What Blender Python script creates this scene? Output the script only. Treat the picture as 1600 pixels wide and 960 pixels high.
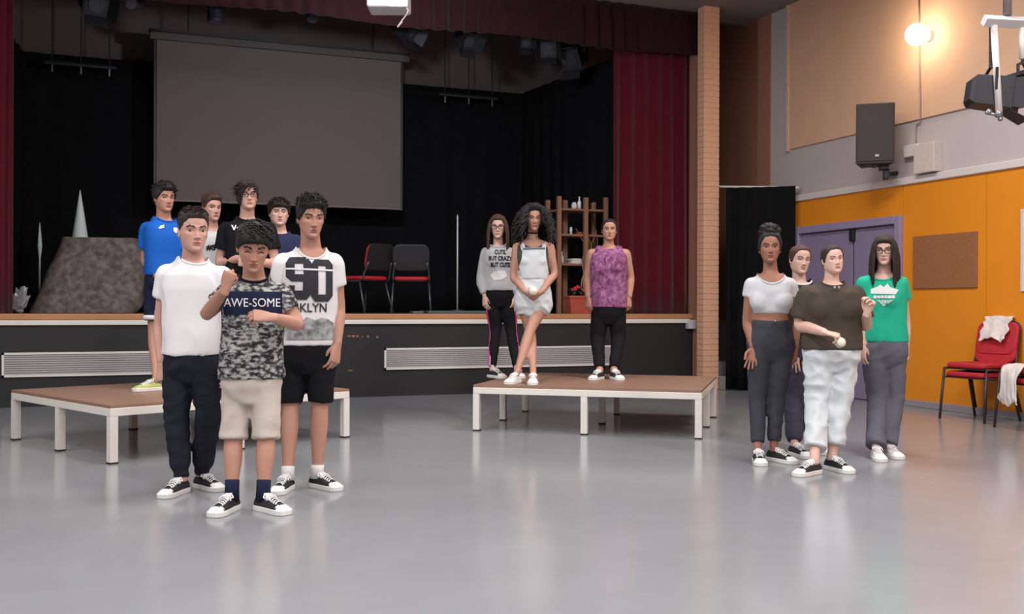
import bpy, bmesh, math, random
import numpy as np
from mathutils import Vector, Matrix, noise
from mathutils.bvhtree import BVHTree

for o in list(bpy.data.objects): bpy.data.objects.remove(o)
S = bpy.context.scene; C = S.collection
rnd = random.Random(7)

# ---------------------------------------------------------------- camera
F = 1569.9; CAM = np.array([0, 0, 1.08])
_y, _p, _r = math.radians(20.997), math.radians(.045), math.radians(-.183)
FW = np.array([math.sin(_y)*math.cos(_p), math.cos(_y)*math.cos(_p), -math.sin(_p)])
_r0 = np.array([math.cos(_y), -math.sin(_y), 0]); _u0 = np.cross(_r0, FW)
RT = _r0*math.cos(_r) - _u0*math.sin(_r); UP = _u0*math.cos(_r) + _r0*math.sin(_r)
cd = bpy.data.cameras.new('camera'); cam = bpy.data.objects.new('camera', cd); C.objects.link(cam)
cd.sensor_width = 36; cd.lens = 36*F/1600; cd.clip_start = .05; cd.clip_end = 100
cam.matrix_world = Matrix([[RT[0], UP[0], -FW[0], 0], [RT[1], UP[1], -FW[1], 0], [RT[2], UP[2], -FW[2], 1.08], [0, 0, 0, 1]])
S.camera = cam

def at(px, py, x=None, y=None, z=None, Z=None):
    """pixel of the 1600x960 photograph -> world point on a plane or at camera depth Z"""
    d = FW + RT*(px-800)/F - UP*(py-480)/F
    if Z is not None: t = Z
    elif x is not None: t = x/d[0]
    elif y is not None: t = y/d[1]
    else: t = (z-CAM[2])/d[2]
    return CAM + d*t

# ---------------------------------------------------------------- light
w = bpy.data.worlds.new('world'); S.world = w; w.use_nodes = True
w.node_tree.nodes['Background'].inputs[0].default_value = (.8, .85, 1, 1)
w.node_tree.nodes['Background'].inputs[1].default_value = .05
S.view_settings.view_transform = 'Standard'; S.view_settings.look = 'None'
S.view_settings.exposure = 0.2; S.view_settings.gamma = 1; S.view_settings.use_curve_mapping = False

def area(name, loc, sx, sy, power, col, rot=(0, 0, 0)):
    l = bpy.data.lights.new(name, 'AREA'); l.shape = 'RECTANGLE'; l.size = sx; l.size_y = sy
    l.energy = power; l.color = col
    o = bpy.data.objects.new(name, l); C.objects.link(o); o.location = loc; o.rotation_euler = rot
    return o
LAMPS = [(x, y, e) for y, e in ((-1.4, 135), (2.6, 128), (6.6, 118)) for x in (-3.0, 1.2, 5.2)]
for x, y, e in LAMPS:
    area('ceiling_light', (x, y, 4.86), .5, 2.2, e*(1.06 if x > 5 else 1), (1, .97, .985))

# ---------------------------------------------------------------- materials
MATS = {}
def lin(c):
    c = np.array(c[:3], float)/255
    return tuple(np.where(c <= .04045, c/12.92, ((c+.055)/1.055)**2.4)) + (1,)
def mat(name, col, rough=.6, var=.08, scale=20, bump=0, bscale=60, metal=0, emit=None, estr=0, spec=.5, sheen=0, stretch=(1, 1, 1), srgb=True, sss=0, alpha=1, trans=0):
    if name in MATS: return MATS[name]
    m = bpy.data.materials.new(name); m.use_nodes = True; nt = m.node_tree; b = nt.nodes['Principled BSDF']
    c = lin(col) if srgb else tuple(col)+(1,)
    b.inputs['Roughness'].default_value = rough; b.inputs['Metallic'].default_value = metal
    b.inputs['Specular IOR Level'].default_value = spec
    if sheen: b.inputs['Sheen Weight'].default_value = sheen
    if sss:
        b.inputs['Subsurface Weight'].default_value = sss; b.inputs['Subsurface Radius'].default_value = (.012, .005, .003); b.inputs['Subsurface Scale'].default_value = 1
    if trans: b.inputs['Transmission Weight'].default_value = trans
    if emit:
        b.inputs['Emission Color'].default_value = tuple(emit)+(1,); b.inputs['Emission Strength'].default_value = estr
    tc = nt.nodes.new('ShaderNodeTexCoord'); mp = nt.nodes.new('ShaderNodeMapping'); mp.inputs['Scale'].default_value = stretch
    nt.links.new(tc.outputs['Object'], mp.inputs['Vector'])
    if var:
        n = nt.nodes.new('ShaderNodeTexNoise'); n.inputs['Scale'].default_value = scale; n.inputs['Detail'].default_value = 4
        nt.links.new(mp.outputs[0], n.inputs['Vector'])
        mx = nt.nodes.new('ShaderNodeMix'); mx.data_type = 'RGBA'
        mx.inputs[6].default_value = tuple(v*(1-var*1.6) for v in c[:3])+(1,)
        mx.inputs[7].default_value = tuple(min(1, v*(1+var*1.6)) for v in c[:3])+(1,)
        nt.links.new(n.outputs['Fac'], mx.inputs[0]); nt.links.new(mx.outputs[2], b.inputs['Base Color'])
    else: b.inputs['Base Color'].default_value = c
    if bump:
        n2 = nt.nodes.new('ShaderNodeTexNoise'); n2.inputs['Scale'].default_value = bscale; n2.inputs['Detail'].default_value = 3
        nt.links.new(mp.outputs[0], n2.inputs['Vector'])
        bp = nt.nodes.new('ShaderNodeBump'); bp.inputs['Strength'].default_value = bump; bp.inputs['Distance'].default_value = .01
        nt.links.new(n2.outputs['Fac'], bp.inputs['Height']); nt.links.new(bp.outputs[0], b.inputs['Normal'])
    MATS[name] = m
    return m
def pattern_mat(name, cols, scale, stretch=(1, 1, 1), rough=.8, kind='noise', detail=2.5, pos=(.44, .56), dist=0):
    """procedural two- or three-tone printed cloth"""
    if name in MATS: return MATS[name]
    m = bpy.data.materials.new(name); m.use_nodes = True; nt = m.node_tree; b = nt.nodes['Principled BSDF']
    b.inputs['Roughness'].default_value = rough; b.inputs['Specular IOR Level'].default_value = .2
    tc = nt.nodes.new('ShaderNodeTexCoord'); mp = nt.nodes.new('ShaderNodeMapping'); mp.inputs['Scale'].default_value = stretch
    nt.links.new(tc.outputs['Object'], mp.inputs['Vector'])
    if kind == 'voronoi':
        n = nt.nodes.new('ShaderNodeTexVoronoi'); n.inputs['Scale'].default_value = scale; out = n.outputs['Distance']
    else:
        n = nt.nodes.new('ShaderNodeTexNoise'); n.inputs['Scale'].default_value = scale; n.inputs['Detail'].default_value = detail
        n.inputs['Distortion'].default_value = dist; out = n.outputs['Fac']
    nt.links.new(mp.outputs[0], n.inputs['Vector'])
    r = nt.nodes.new('ShaderNodeValToRGB'); e = r.color_ramp.elements
    e[0].position = pos[0]; e[0].color = lin(cols[0]); e[1].position = pos[1]; e[1].color = lin(cols[-1])
    if len(cols) == 3:
        q = e.new((pos[0]+pos[1])/2); q.color = lin(cols[1])
    nt.links.new(out, r.inputs[0]); nt.links.new(r.outputs[0], b.inputs['Base Color'])
    MATS[name] = m
    return m

M_floor = mat('floor_grey', (141, 143, 145), .17, .05, 3, 0.015, 6)
M_white = mat('white_metal', (226, 222, 214), .45, .03, 8)
M_black = mat('black_paint', (32, 33, 34), .55, .12, 4)
M_blackcloth = mat('black_cloth', (19, 19, 21), .95, .2, 6, .3, 40, spec=.1)
M_red = mat('red_velvet', (80, 9, 23), .9, .15, 5, .2, 50, spec=.1, sheen=.3)
M_val = mat('dark_red_velvet', (42, 18, 20), .9, .15, 5, .2, 50, spec=.1, sheen=.1)
M_wood = mat('platform_wood', (148, 116, 98), .42, .16, 6, .05, 30, stretch=(1, 8, 1))
M_nose = mat('stage_nosing_wood', (186, 132, 92), .45, .12, 3, stretch=(.6, 6, 6))
M_orange = mat('orange_paint', (228, 140, 30), .5, .03, 2)
M_greyw = mat('grey_wall_paint', (186, 176, 174), .8, .03, 3)
M_beige = mat('beige_panel', (212, 172, 142), .85, .04, 4, .1, 80)
M_brown = mat('brown_wall', (156, 110, 86), .85, .06, 3)
M_rail = mat('rail_paint', (214, 204, 200), .5, .03, 5)
M_base = mat('baseboard_grey', (150, 142, 146), .5, .04, 5)
M_purple = mat('purple_door', (150, 136, 164), .5, .03, 4)
M_purpled = mat('purple_door_leaf', (142, 127, 154), .5, .03, 4)
M_cork = mat('cork', (150, 98, 62), .9, .22, 70, .3, 120)
M_brick = mat('brick_peach', (222, 172, 138), .8, .08, 30, .2, 60)
M_mortar = mat('mortar', (206, 166, 138), .9, .05, 30)
M_back = mat('stage_back_wall', (98, 84, 79), .9, .06, 3)
M_screen = mat('screen_cloth', (104, 93, 89), .85, .02, 3)
M_metal = mat('grey_metal', (150, 150, 152), .35, .03, 10, metal=.8)
M_dark = mat('dark_plastic', (30, 31, 34), .5, .08, 20)
M_ceil = mat('ceiling_paint', (124, 114, 108), .9, .03, 3)
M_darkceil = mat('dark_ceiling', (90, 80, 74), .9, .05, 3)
M_grille = mat('grille_metal', (172, 170, 168), .45, .05, 6, stretch=(1, 1, 14))
M_step = mat('step_grey', (140, 136, 134), .6, .06, 6)

# ---------------------------------------------------------------- mesh helpers
class MB:
    def __init__(s): s.v = []; s.f = []; s.m = []; s.n = 0
    def add(s, v, f, m=0):
        v = np.asarray(v, float).reshape(-1, 3); s.v.append(v)
        for q in f: s.f.append(tuple(int(i)+s.n for i in q)); s.m.append(m)
        s.n += len(v); return s
    def box(s, a, b, m=0, T=None):
        (x0, y0, z0), (x1, y1, z1) = a, b
        v = np.array([(x0, y0, z0), (x1, y0, z0), (x1, y1, z0), (x0, y1, z0), (x0, y0, z1), (x1, y0, z1), (x1, y1, z1), (x0, y1, z1)], float)
        if T is not None: v = v @ T[0].T + T[1]
        return s.add(v, [(3, 2, 1, 0), (4, 5, 6, 7), (0, 1, 5, 4), (1, 2, 6, 5), (2, 3, 7, 6), (3, 0, 4, 7)], m)
    def loft(s, rings, m=0, caps=True, close=True):
        k = len(rings[0]); v = np.concatenate([np.asarray(r, float) for r in rings]); f = []
        for i in range(len(rings)-1):
            for j in range(k if close else k-1):
                a = i*k+j; b = i*k+(j+1) % k; f.append((a, b, b+k, a+k))
        if caps:
            f.append(tuple(range(k-1, -1, -1))); f.append(tuple((len(rings)-1)*k+j for j in range(k)))
        return s.add(v, f, m)
    def tube(s, pts, rad, n=10, m=0, side=None, sub=0, caps=True):
        """lofted tube, rad: list of r or (ra, rb); side: vector for ra direction"""
        P = np.asarray(pts, float); R = np.array([(r, r) if np.isscalar(r) else r for r in (rad if hasattr(rad, '__len__') else [rad]*len(P))], float)
        if sub: P, R = crom(P, sub), crom(R, sub)
        T = np.gradient(P, axis=0); T /= np.linalg.norm(T, axis=1)[:, None]+1e-12
        a = np.asarray(side if side is not None else ((0, 0, 1) if abs(T[0][2]) < .9 else (1, 0, 0)), float)
        rings = []; an = np.linspace(0, 2*np.pi, n, endpoint=False)
        for p, t, r in zip(P, T, R):
            u = a-t*(a@t); nu = np.linalg.norm(u)
            u = u/nu if nu > 1e-6 else prev
            prev = u
            if side is None: a = u
            b = np.cross(t, u)
            rings.append(p+np.outer(np.cos(an)*r[0], u)+np.outer(np.sin(an)*r[1], b))
        return s.loft(rings, m, caps)
    def ball(s, c, r, m=0, nu=12, nv=8, B=None):
        r = np.array([r]*3 if np.isscalar(r) else r, float); rings = []
        for i in range(nv+1):
            th = math.pi*(i/nv)*.998+.003
            an = np.linspace(0, 2*np.pi, nu, endpoint=False)
            q = np.stack([np.sin(th)*np.cos(an)*r[0], np.sin(th)*np.sin(an)*r[1], np.full(nu, -math.cos(th)*r[2])], 1)
            if B is not None: q = q @ np.asarray(B, float)
            rings.append(q+np.asarray(c, float))
        return s.loft(rings, m)
    def grid(s, G, m=0, thick=0):
        """G: (a,b,3) array of points"""
        a, b = G.shape[:2]; f = [(i*b+j, i*b+j+1, (i+1)*b+j+1, (i+1)*b+j) for i in range(a-1) for j in range(b-1)]
        return s.add(G.reshape(-1, 3), f, m)
    def merge(s, o, T=None, m=None):
        for v in o.v: pass
        V = np.concatenate(o.v); V = V if T is None else V @ T[0].T + T[1]
        s.v.append(V)
        for q, k in zip(o.f, o.m): s.f.append(tuple(i+s.n for i in q)); s.m.append(k if m is None else m)
        s.n += len(V); return s
    def mesh(s, name, mats, smooth=False, off=None):
        me = bpy.data.meshes.new(name); V = np.concatenate(s.v)
        if off is not None: V = V-np.asarray(off)
        me.from_pydata(V.tolist(), [], s.f)
        for q in (mats if isinstance(mats, (list, tuple)) else [mats]): me.materials.append(q)
        me.polygons.foreach_set('material_index', s.m)
        if smooth: me.polygons.foreach_set('use_smooth', [True]*len(s.f))
        me.update(); return me
    def obj(s, name, mats, parent=None, smooth=False, off=None, bevel=0):
        return link(name, s.mesh(name, mats, smooth, off), parent, bevel)
def crom(P, sub):
    P = np.asarray(P, float); n = len(P); Q = np.concatenate([[2*P[0]-P[1]], P, [2*P[-1]-P[-2]]]); out = []
    for i in range(n-1):
        a, b, c, d = Q[i:i+4]
        for k in range(sub):
            t = k/sub; out.append(.5*((2*b)+(c-a)*t+(2*a-5*b+4*c-d)*t*t+(3*b-a-3*c+d)*t**3))
    out.append(P[-1]); return np.array(out)
def link(name, me, parent=None, bevel=0):
    o = bpy.data.objects.new(name, me); C.objects.link(o); o.parent = parent
    if bevel:
        b = o.modifiers.new('bevel', 'BEVEL'); b.width = bevel; b.segments = 2; b.limit_method = 'ANGLE'
    return o
def tag(o, label=None, cat=None, group=None, kind=None):
    if label: o['label'] = label
    if cat: o['category'] = cat
    if group: o['group'] = group
    if kind: o['kind'] = kind
    return o
def empty(name, loc, label=None, cat=None, group=None, kind=None, rz=0):
    o = bpy.data.objects.new(name, None); C.objects.link(o); o.location = loc; o.rotation_euler = (0, 0, rz); o.empty_display_size = .1
    return tag(o, label, cat, group, kind)
def box(name, a, b, m, parent=None, bevel=0, off=None): return MB().box(a, b).obj(name, m, parent, bevel=bevel, off=off)
def rotz(a, t=(0, 0, 0)): return (np.array([[math.cos(a), -math.sin(a), 0], [math.sin(a), math.cos(a), 0], [0, 0, 1]]), np.array(t, float))
def copy_tree(o, parent=None):
    c = o.copy(); C.objects.link(c); c.parent = parent
    for ch in list(o.children): copy_tree(ch, c)
    return c
def curtain(name, pts, z0, z1, amp, pitch, m, label, cat='curtain', seed=0, hem=0, group=None, taper=.35):
    """pleated cloth hung along a plan path, with real thickness"""
    r = random.Random(seed); P = np.asarray(pts, float); seg = np.linalg.norm(np.diff(P, axis=0), axis=1); L = seg.sum()
    n = max(8, int(L/pitch*8)); cum = np.concatenate([[0], np.cumsum(seg)]); ph = 0; row = []
    nz = 9; zs = np.linspace(0, 1, nz); G = np.zeros((n+1, nz, 3))
    for i in range(n+1):
        d = L*i/n; k = min(len(seg)-1, int(np.searchsorted(cum, d, 'right')-1)); t = (d-cum[k])/seg[k]
        p = P[k]*(1-t)+P[k+1]*t; T = (P[k+1]-P[k])/seg[k]; N = np.array([T[1], -T[0]])
        ph += 2*math.pi/8*(.75+.5*r.random()); a = amp*(.7+.5*math.sin(d*3.1+seed))
        for j, u in enumerate(zs):
            q = p+N*a*math.sin(ph+.25*math.sin(u*4+d*5))*(1-taper*u)
            G[i, j] = (q[0], q[1], z0+(z1-z0)*u+(hem*math.sin(d*2.3+seed)*(1-u)))
    o = MB().grid(G).obj(name, m, smooth=True, off=(P[0][0], P[0][1], z0)); o.location = (P[0][0], P[0][1], z0)
    s = o.modifiers.new('thickness', 'SOLIDIFY'); s.thickness = .012
    return tag(o, label, cat, group)

# ---------------------------------------------------------------- room shell
XR, YS = 8.04, 11.72                       # right wall, stage front
XL, YB, ZC = -6.5, -5.0, 5.0
def struct(name, a, b, m, parent=None):
    o = box(name, a, b, m, parent)
    if parent is None: o['kind'] = 'structure'
    return o
struct('floor', (XL, YB, -.1), (XR+.2, 15.2, 0), M_floor)
struct('ceiling', (XL, YB, ZC), (XR+.2, 11.9, ZC+.1), M_ceil)
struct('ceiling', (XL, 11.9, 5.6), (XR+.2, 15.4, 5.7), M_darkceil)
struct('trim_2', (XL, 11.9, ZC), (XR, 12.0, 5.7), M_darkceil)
struct('wall_left', (XL-.2, YB, 0), (XL, 15.2, 5.7), M_greyw)
struct('wall_rear', (XL, YB-.2, 0), (XR, YB, ZC), M_greyw)
struct('wall_back', (XL, 15.0, 0), (XR+.2, 15.2, 5.7), M_back)
wr = struct('wall_right', (XR, YB, 0), (XR+.2, 15.0, 5.7), M_greyw)
YD0, YD1 = at(1414, 500, x=XR)[1], at(1247.5, 500, x=XR)[1]          # doorway span
ZD = 2.10
# orange lower cladding, panel by panel
segs = [(YB+.05, -2.6), (-2.6, 0.2), (.2, 3.0), (3.0, at(1545, 400, x=XR)[1]), (at(1545, 400, x=XR)[1], YD0)]
for a, b in segs: box('panel', (XR-.03, a+.003, .075), (XR, b-.003, 2.43), M_orange, wr)
box('panel', (XR-.03, YD0+.003, ZD), (XR, YD1+.06, 2.43), M_orange, wr)
box('panel', (XR-.03, YD1+.003, .075), (XR, YD1+.06, ZD), M_orange, wr)
# beige acoustic panels above
yp = [at(1235, 200, x=XR)[1], at(1440, 200, x=XR)[1]]
for a, b in [(yp[1], yp[0]), (yp[1]-2.0, yp[1]), (yp[1]-4.0, yp[1]-2.0), (yp[1]-6.0, yp[1]-4.0)]:
    box('panel', (XR-.025, a+.004, 3.125), (XR, b-.004, ZC), M_beige, wr)
box('panel', (XR-.04, yp[0], 3.1), (XR, yp[0]+.05, ZC), mat('panel_edge', (206, 180, 160), .7), wr)
yb_ = at(1205, 150, x=XR)[1]
box('panel', (XR-.02, yb_, 2.43), (XR, 14.98, 5.7), M_brown, wr)
box('panel', (XR-.02, 10.55, 0.9), (XR, 14.98, 2.43), M_brown, wr)
tr = box('trim_3', (XR-.06, YB+.02, 2.43), (XR, YD1+.1, 2.51), M_rail, bevel=.01); tr['kind'] = 'structure'
bb = box('baseboard_right', (XR-.045, YB+.02, 0), (XR, YD0-.002, .075), M_base, bevel=.006); bb['kind'] = 'structure'
# double door
dr = empty('door_1', (XR, (YD0+YD1)/2, 0), kind='structure')
def drp(name, a, b, m, parent=dr, bevel=0):
    o = MB().box(a, b).obj(name, m, parent, bevel=bevel, off=(XR, (YD0+YD1)/2, 0)); return o
drp('door_frame', (XR-.08, YD0, 0), (XR, YD0+.09, ZD), M_purple, bevel=.008)
drp('door_frame', (XR-.08, YD1-.09, 0), (XR, YD1, ZD), M_purple, bevel=.008)
drp('door_frame', (XR-.08, YD0+.091, ZD-.09), (XR, YD1-.091, ZD), M_purple, bevel=.008)
ym = at(1336, 400, x=XR)[1]
for a, b in ((YD0+.1, ym-.015), (ym+.015, YD1-.1)):
    lf = drp('door_leaf', (XR-.03, a, .01), (XR+.0, b, ZD-.1), M_purpled, bevel=.006)
    hy = a+.06 if b > ym+.1 else b-.06
    hd = MB(); hd.box((XR-.07, hy-.02, 1.0), (XR-.03, hy+.02, 1.06)); hd.tube([(XR-.065, hy, 1.03), (XR-.065, hy+(.1 if b > ym+.1 else -.1), 1.03)], .01)
    hd.obj('door_handle', M_metal, lf, off=(XR, (YD0+YD1)/2, 0))
drp('door_gap', (XR-.012, ym-.015, .01), (XR-.004, ym+.015, ZD-.1), M_dark)
drp('door_closer', (XR-.07, ym-.05, ZD-.24), (XR-.03, ym+.03, ZD-.1), M_dark, bevel=.01)

# ---------------------------------------------------------------- stage
ZL0, ZL1, ZF = .862, .916, .985
stg = empty('stage', (1, YS, 0), 'wide black-fronted wooden stage with white lip and metal vent grilles', 'stage')
so = (1, YS, 0)
XS0, XS1 = XL+.02, at(1099, 400, y=11.3)[0]+.1
def sp(name, a, b, m, bevel=0, parent=stg): return MB().box(a, b).obj(name, m, parent, bevel=bevel, off=so)
sp('fascia', (XS0, YS, 0), (XS1, YS+.06, ZL0), M_black)
sp('lip', (XS0, YS-.035, ZL0), (at(1076, 500, y=YS)[0], YS+.05, ZL1), M_white, .008)
sp('nosing', (XS0, YS-.03, ZL1), (XS1, YS+.12, ZF), M_nose, .012)
sp('deck', (XS0, YS+.12, ZL1-.05), (XS1, 14.98, ZF-.004), mat('stage_floor', (60, 50, 45), .6, .1, 5))
a, b = at(1076, 500, y=YS-.08), at(1098, 514, y=YS-.08)
sp('lip_end_box', (a[0], YS-.09, b[2]), (b[0], YS, a[2]), mat('end_cap_grey', (196, 194, 194), .5), .006)
def grille(px0, px1, z0=.318, z1=.575):
    x0, x1 = at(px0, 560, y=YS)[0], at(px1, 560, y=YS)[0]
    g = MB(); t = .022
    g.box((x0, YS-.025, z0), (x1, YS, z0+t)); g.box((x0, YS-.025, z1-t), (x1, YS, z1)); g.box((x0, YS-.025, z0), (x0+t, YS, z1)); g.box((x1-t, YS-.025, z0), (x1, YS, z1))
    fr = g.obj('vent_grille', M_white, stg, off=so); tag(fr, 'long white-framed metal vent grille')
    MB().box((x0+t, YS-.004, z0+t), (x1-t, YS, z1-t)).obj('backing', M_grille, fr, off=so)
    k = 9; h = (z1-z0-2*t)/k
    s0 = MB().box((x0+t, YS-.016, 0), (x1-t, YS-.006, h*.72)).mesh('slat', M_grille, off=(1, YS, 0))
    for i in range(k):
        o = link('slat', s0, fr); o.location = (0, 0, z0+t+i*h)
grille(3, 300); grille(600, 958)
# scuffs on the fascia
M_scuff = mat('scuff_paint', (170, 110, 86), .8, .2, 40)
for px, py, w_, h_ in [(543, 525.5, 5, 2), (550, 525.5, 4, 3), (556, 525.5, 4, 2.5), (565, 526.5, 2, 2), (574, 526, 2, 4), (588, 527, 3, 3), (544, 579, 7, 1.6)]:
    p, q = at(px, py+h_/2, y=YS), at(px+w_, py-h_/2, y=YS)
    sp('scuff', (p[0], YS-.002, p[2]), (q[0], YS, q[2]), M_scuff)

# proscenium brick pier
xa, xb = at(1099, 400, y=11.3)[0], at(1123, 400, y=11.3)[0]
pier = empty('trim_1', (xa, 11.3, 0), kind='structure'); po = (xa, 11.3, 0)
MB().box((xa+.005, 11.305, 0), (xb-.005, 11.46, ZC)).obj('mortar', M_mortar, pier, off=po)
MB().box((xa+.1, 11.46, 0), (xb-.012, 15, 5.6)).obj('wall_core', M_brown, pier, off=po)
hb = .0735; bm0 = MB().box((0, 0, .005), (xb-xa, .15, hb-.005)).mesh('brick', M_brick)
bmh = MB().box((0, 0, .005), ((xb-xa)/2-.005, .15, hb-.005)).mesh('brick', M_brick)
for i in range(int(ZC/hb)):
    if i % 2 == 0: o = link('brick', bm0, pier); o.location = (0, rnd.uniform(-.002, .002), i*hb)
    else:
        for k in (0, 1): o = link('brick', bmh, pier); o.location = (k*((xb-xa)/2+.005), rnd.uniform(-.002, .002), i*hb)
# steps beside the stage, behind the pier
st = empty('stage_steps', (7.5, 11.2, 0), 'grey concrete steps rising behind brick pier to stage side', 'steps')
for i in range(5):
    x1 = [7.78, 7.62, 7.50, 7.46, 7.44][i]
    MB().loft([[(xb+.01, 11.16+.28*i, z), (x1-.06, 11.16+.28*i, z), (x1, 11.24+.28*i, z), (x1, 11.46+.28*i, z), (xb+.01, 11.46+.28*i, z)] for z in (.175*i, .175*(i+1))]).obj('step', M_step, st, off=(7.5, 11.2, 0), bevel=.01)

# curtains
vz = at(955, 75, y=11.62)[2]
curtain('stage_curtain', [(at(957, 300, y=11.86)[0], 11.86), (at(1113, 300, y=11.80)[0], 11.80)], ZF+.002, 4.9, .065, .2, M_red, 'dark red velvet stage curtain gathered at right beside brick pier', seed=3)
xl = at(21, 300, y=11.75)[0]
curtain('stage_curtain', [(xl-1.5, 11.8), (xl, 11.75)], ZF+.002, 4.9, .05, .15, M_red, 'bright red stage curtain at the left edge of the picture', seed=5)
curtain('valance', [(XL+.1, 11.6), (at(1101, 300, y=11.6)[0], 11.6)], vz, 4.99, .035, .2, M_val, 'dark red pleated valance across top of stage opening', 'valance', seed=8, hem=.02)
zb = 4.42
xsr = 6.02
curtain('backdrop_curtain', [(at(24, 200, y=14.7)[0]-.9, 14.7), (xsr-.1, 14.7)], ZF, zb, .02, .35, M_blackcloth, 'black backdrop curtain hanging behind the projection screen', seed=11)
curtain('backdrop_curtain', [(xsr-.22, 14.6), (xsr+.1, 11.98)], ZF, zb, .02, .3, M_blackcloth, 'black side curtain receding beside the red curtain, right of stage', seed=12)
xsl = at(25, 300, y=13.0)[0]
curtain('backdrop_curtain', [(xsl-.25, 12.2), (xsl-.1, 14.6)], ZF, zb, .03, .3, M_blackcloth, 'black side curtain at left of stage behind bright red curtain', seed=13)
# black curtain on a rod in front of the side passage
rz = at(1122, 290, y=11.3)[2]
A2, B2 = at(1136, 300, y=11.15), at(1243, 300, x=7.93)
blk = curtain('passage_curtain', [(A2[0], A2[1]), (A2[0]*.45+B2[0]*.55, A2[1]*.45+B2[1]*.55+.02), (B2[0], B2[1])], .02, 2.62, .045, .16, M_blackcloth, 'black curtain on white rod between brick pier and purple door', seed=21)
rod = MB(); rod.tube([(xb-.01, 11.36, 2.66), (B2[0]+.04, B2[1]-.02, 2.60)], .014); rod.ball((xb+.02, 11.35, 2.66), .024)
rod.obj('curtain_rod', M_white, smooth=True); tag(bpy.data.objects['curtain_rod'], 'thin white curtain rod above the black passage curtain', 'curtain rod')

# projection screen
YP = 14.1
tl, br_ = at(245, 62, y=YP), at(626, 327, y=YP); xr_ = at(626, 200, y=YP)[0]; zt, zbm = at(245, 62, y=YP)[2], br_[2]
scr = empty('projection_screen', ((tl[0]+xr_)/2, YP, zbm), 'large blank grey projection screen hanging above the stage', 'screen'); o_ = ((tl[0]+xr_)/2, YP, zbm)
MB().box((tl[0], YP, zbm), (xr_, YP+.008, zt)).obj('screen_cloth', M_screen, scr, off=o_)
MB().box((tl[0]-.09, YP-.05, zt), (xr_+.12, YP+.08, zt+.1)).obj('roller_case', mat('roller_case', (84, 76, 72), .7), scr, off=o_, bevel=.015)
MB().box((tl[0]-.1, YP-.055, zt+.1), (xr_+.13, YP+.085, zt+.13)).obj('case_lid', M_dark, scr, off=o_)
MB().tube([(tl[0]-.01, YP+.004, zbm), (xr_+.01, YP+.004, zbm)], .014).obj('bottom_bar', mat('bar_grey', (120, 112, 108), .6), scr, off=o_)
for xx in (tl[0]-.035, xr_+.005): MB().box((xx, YP+.01, zbm-.02), (xx+.03, YP+.018, zt)).obj('black_border', M_dark, scr, off=o_)
for t in (.12, .88):
    xx = tl[0]+(xr_-tl[0])*t; MB().tube([(xx, YP+.02, zt+.12), (xx, YP+.02, 5.6)], .01).obj('hanging_rod', M_dark, scr, off=o_)

# ---------------------------------------------------------------- platforms
def platform(label, A, ang, L, D, H=.40):
    T = empty('platform', (A[0], A[1], 0), label, 'platform', 'low stage platforms', rz=ang); t = .055; e = .05
    f = MB(); f.box((0, 0, H-.022-t), (L, t, H-.022)); f.box((0, D-t, H-.022-t), (L, D, H-.022)); f.box((0, t, H-.022-t), (t, D-t, H-.022)); f.box((L-t, t, H-.022-t), (L, D-t, H-.022)); f.box((L/2-t/2, t, H-.022-t), (L/2+t/2, D-t, H-.022))
    f.obj('frame', M_white, T, bevel=.004)
    k = 12; w_ = (D-.004)/k
    pm = MB().box((.002, .0015, H-.022), (L-.002, w_-.0015, H)).mesh('plank', M_wood)
    for i in range(k):
        o = link('plank', pm, T); o.location = (0, .002+i*w_, rnd.uniform(-.0012, 0))
    lg = MB().box((-t/2, -t/2, .012), (t/2, t/2, H-.022-t)).mesh('leg', M_white)
    ft = MB().box((-t/2-.002, -t/2-.002, 0), (t/2+.002, t/2+.002, .012)).mesh('rubber_foot', M_dark)
    for fx in (t/2, L/2, L-t/2):
        for fy in (t/2, D/2, D-t/2):
            o = link('leg', lg, T); o.location = (fx, fy, 0); link('rubber_foot', ft, o)
    return T
platform('low wooden platform on white legs, left, behind the boys', (-.10, 7.31), math.radians(25.2), 2.0, 1.78)
platform('low wooden platform on white legs, centre, three girls standing on it', (2.80, 8.23), math.radians(-36.4), 1.95, 1.72)

# ---------------------------------------------------------------- wall things
def wallbox(name, px0, py0, px1, py1, d, m, label, cat, frame=None):
    p, q = at(px0, py0, x=XR-.03), at(px1, py1, x=XR-.03); zm = (at(px0, py1, x=XR-.03)[2]+q[2])/2; zM = (p[2]+at(px1, py0, x=XR-.03)[2])/2
    o = MB().box((XR-.03-d, q[1], zm), (XR-.03, p[1], zM)).obj(name, m, off=(XR-.03, (p[1]+q[1])/2, zm), bevel=.004); o.location = (XR-.03, (p[1]+q[1])/2, zm)
    return tag(o, label, cat)
cb = wallbox('cork_board', 1428.4, 366, 1528, 450.5, .02, M_cork, 'bare brown cork board on the orange wall', 'notice board')
pb = wallbox('poster_board', 1596, 322, 1700, 455, .015, mat('poster_frame', (206, 204, 204), .4), 'framed white poster on orange wall at right edge', 'poster')
p = pb.location; p0 = at(1596, 322, x=XR-.03); p1 = at(1700, 455, x=XR-.03)
MB().box((XR-.047, p1[1]+.03, 1.24), (XR-.0452, p0[1]-.03, 1.98)).obj('paper', mat('poster_paper', (222, 222, 226), .5, .1, 8), pb, off=p)

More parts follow.
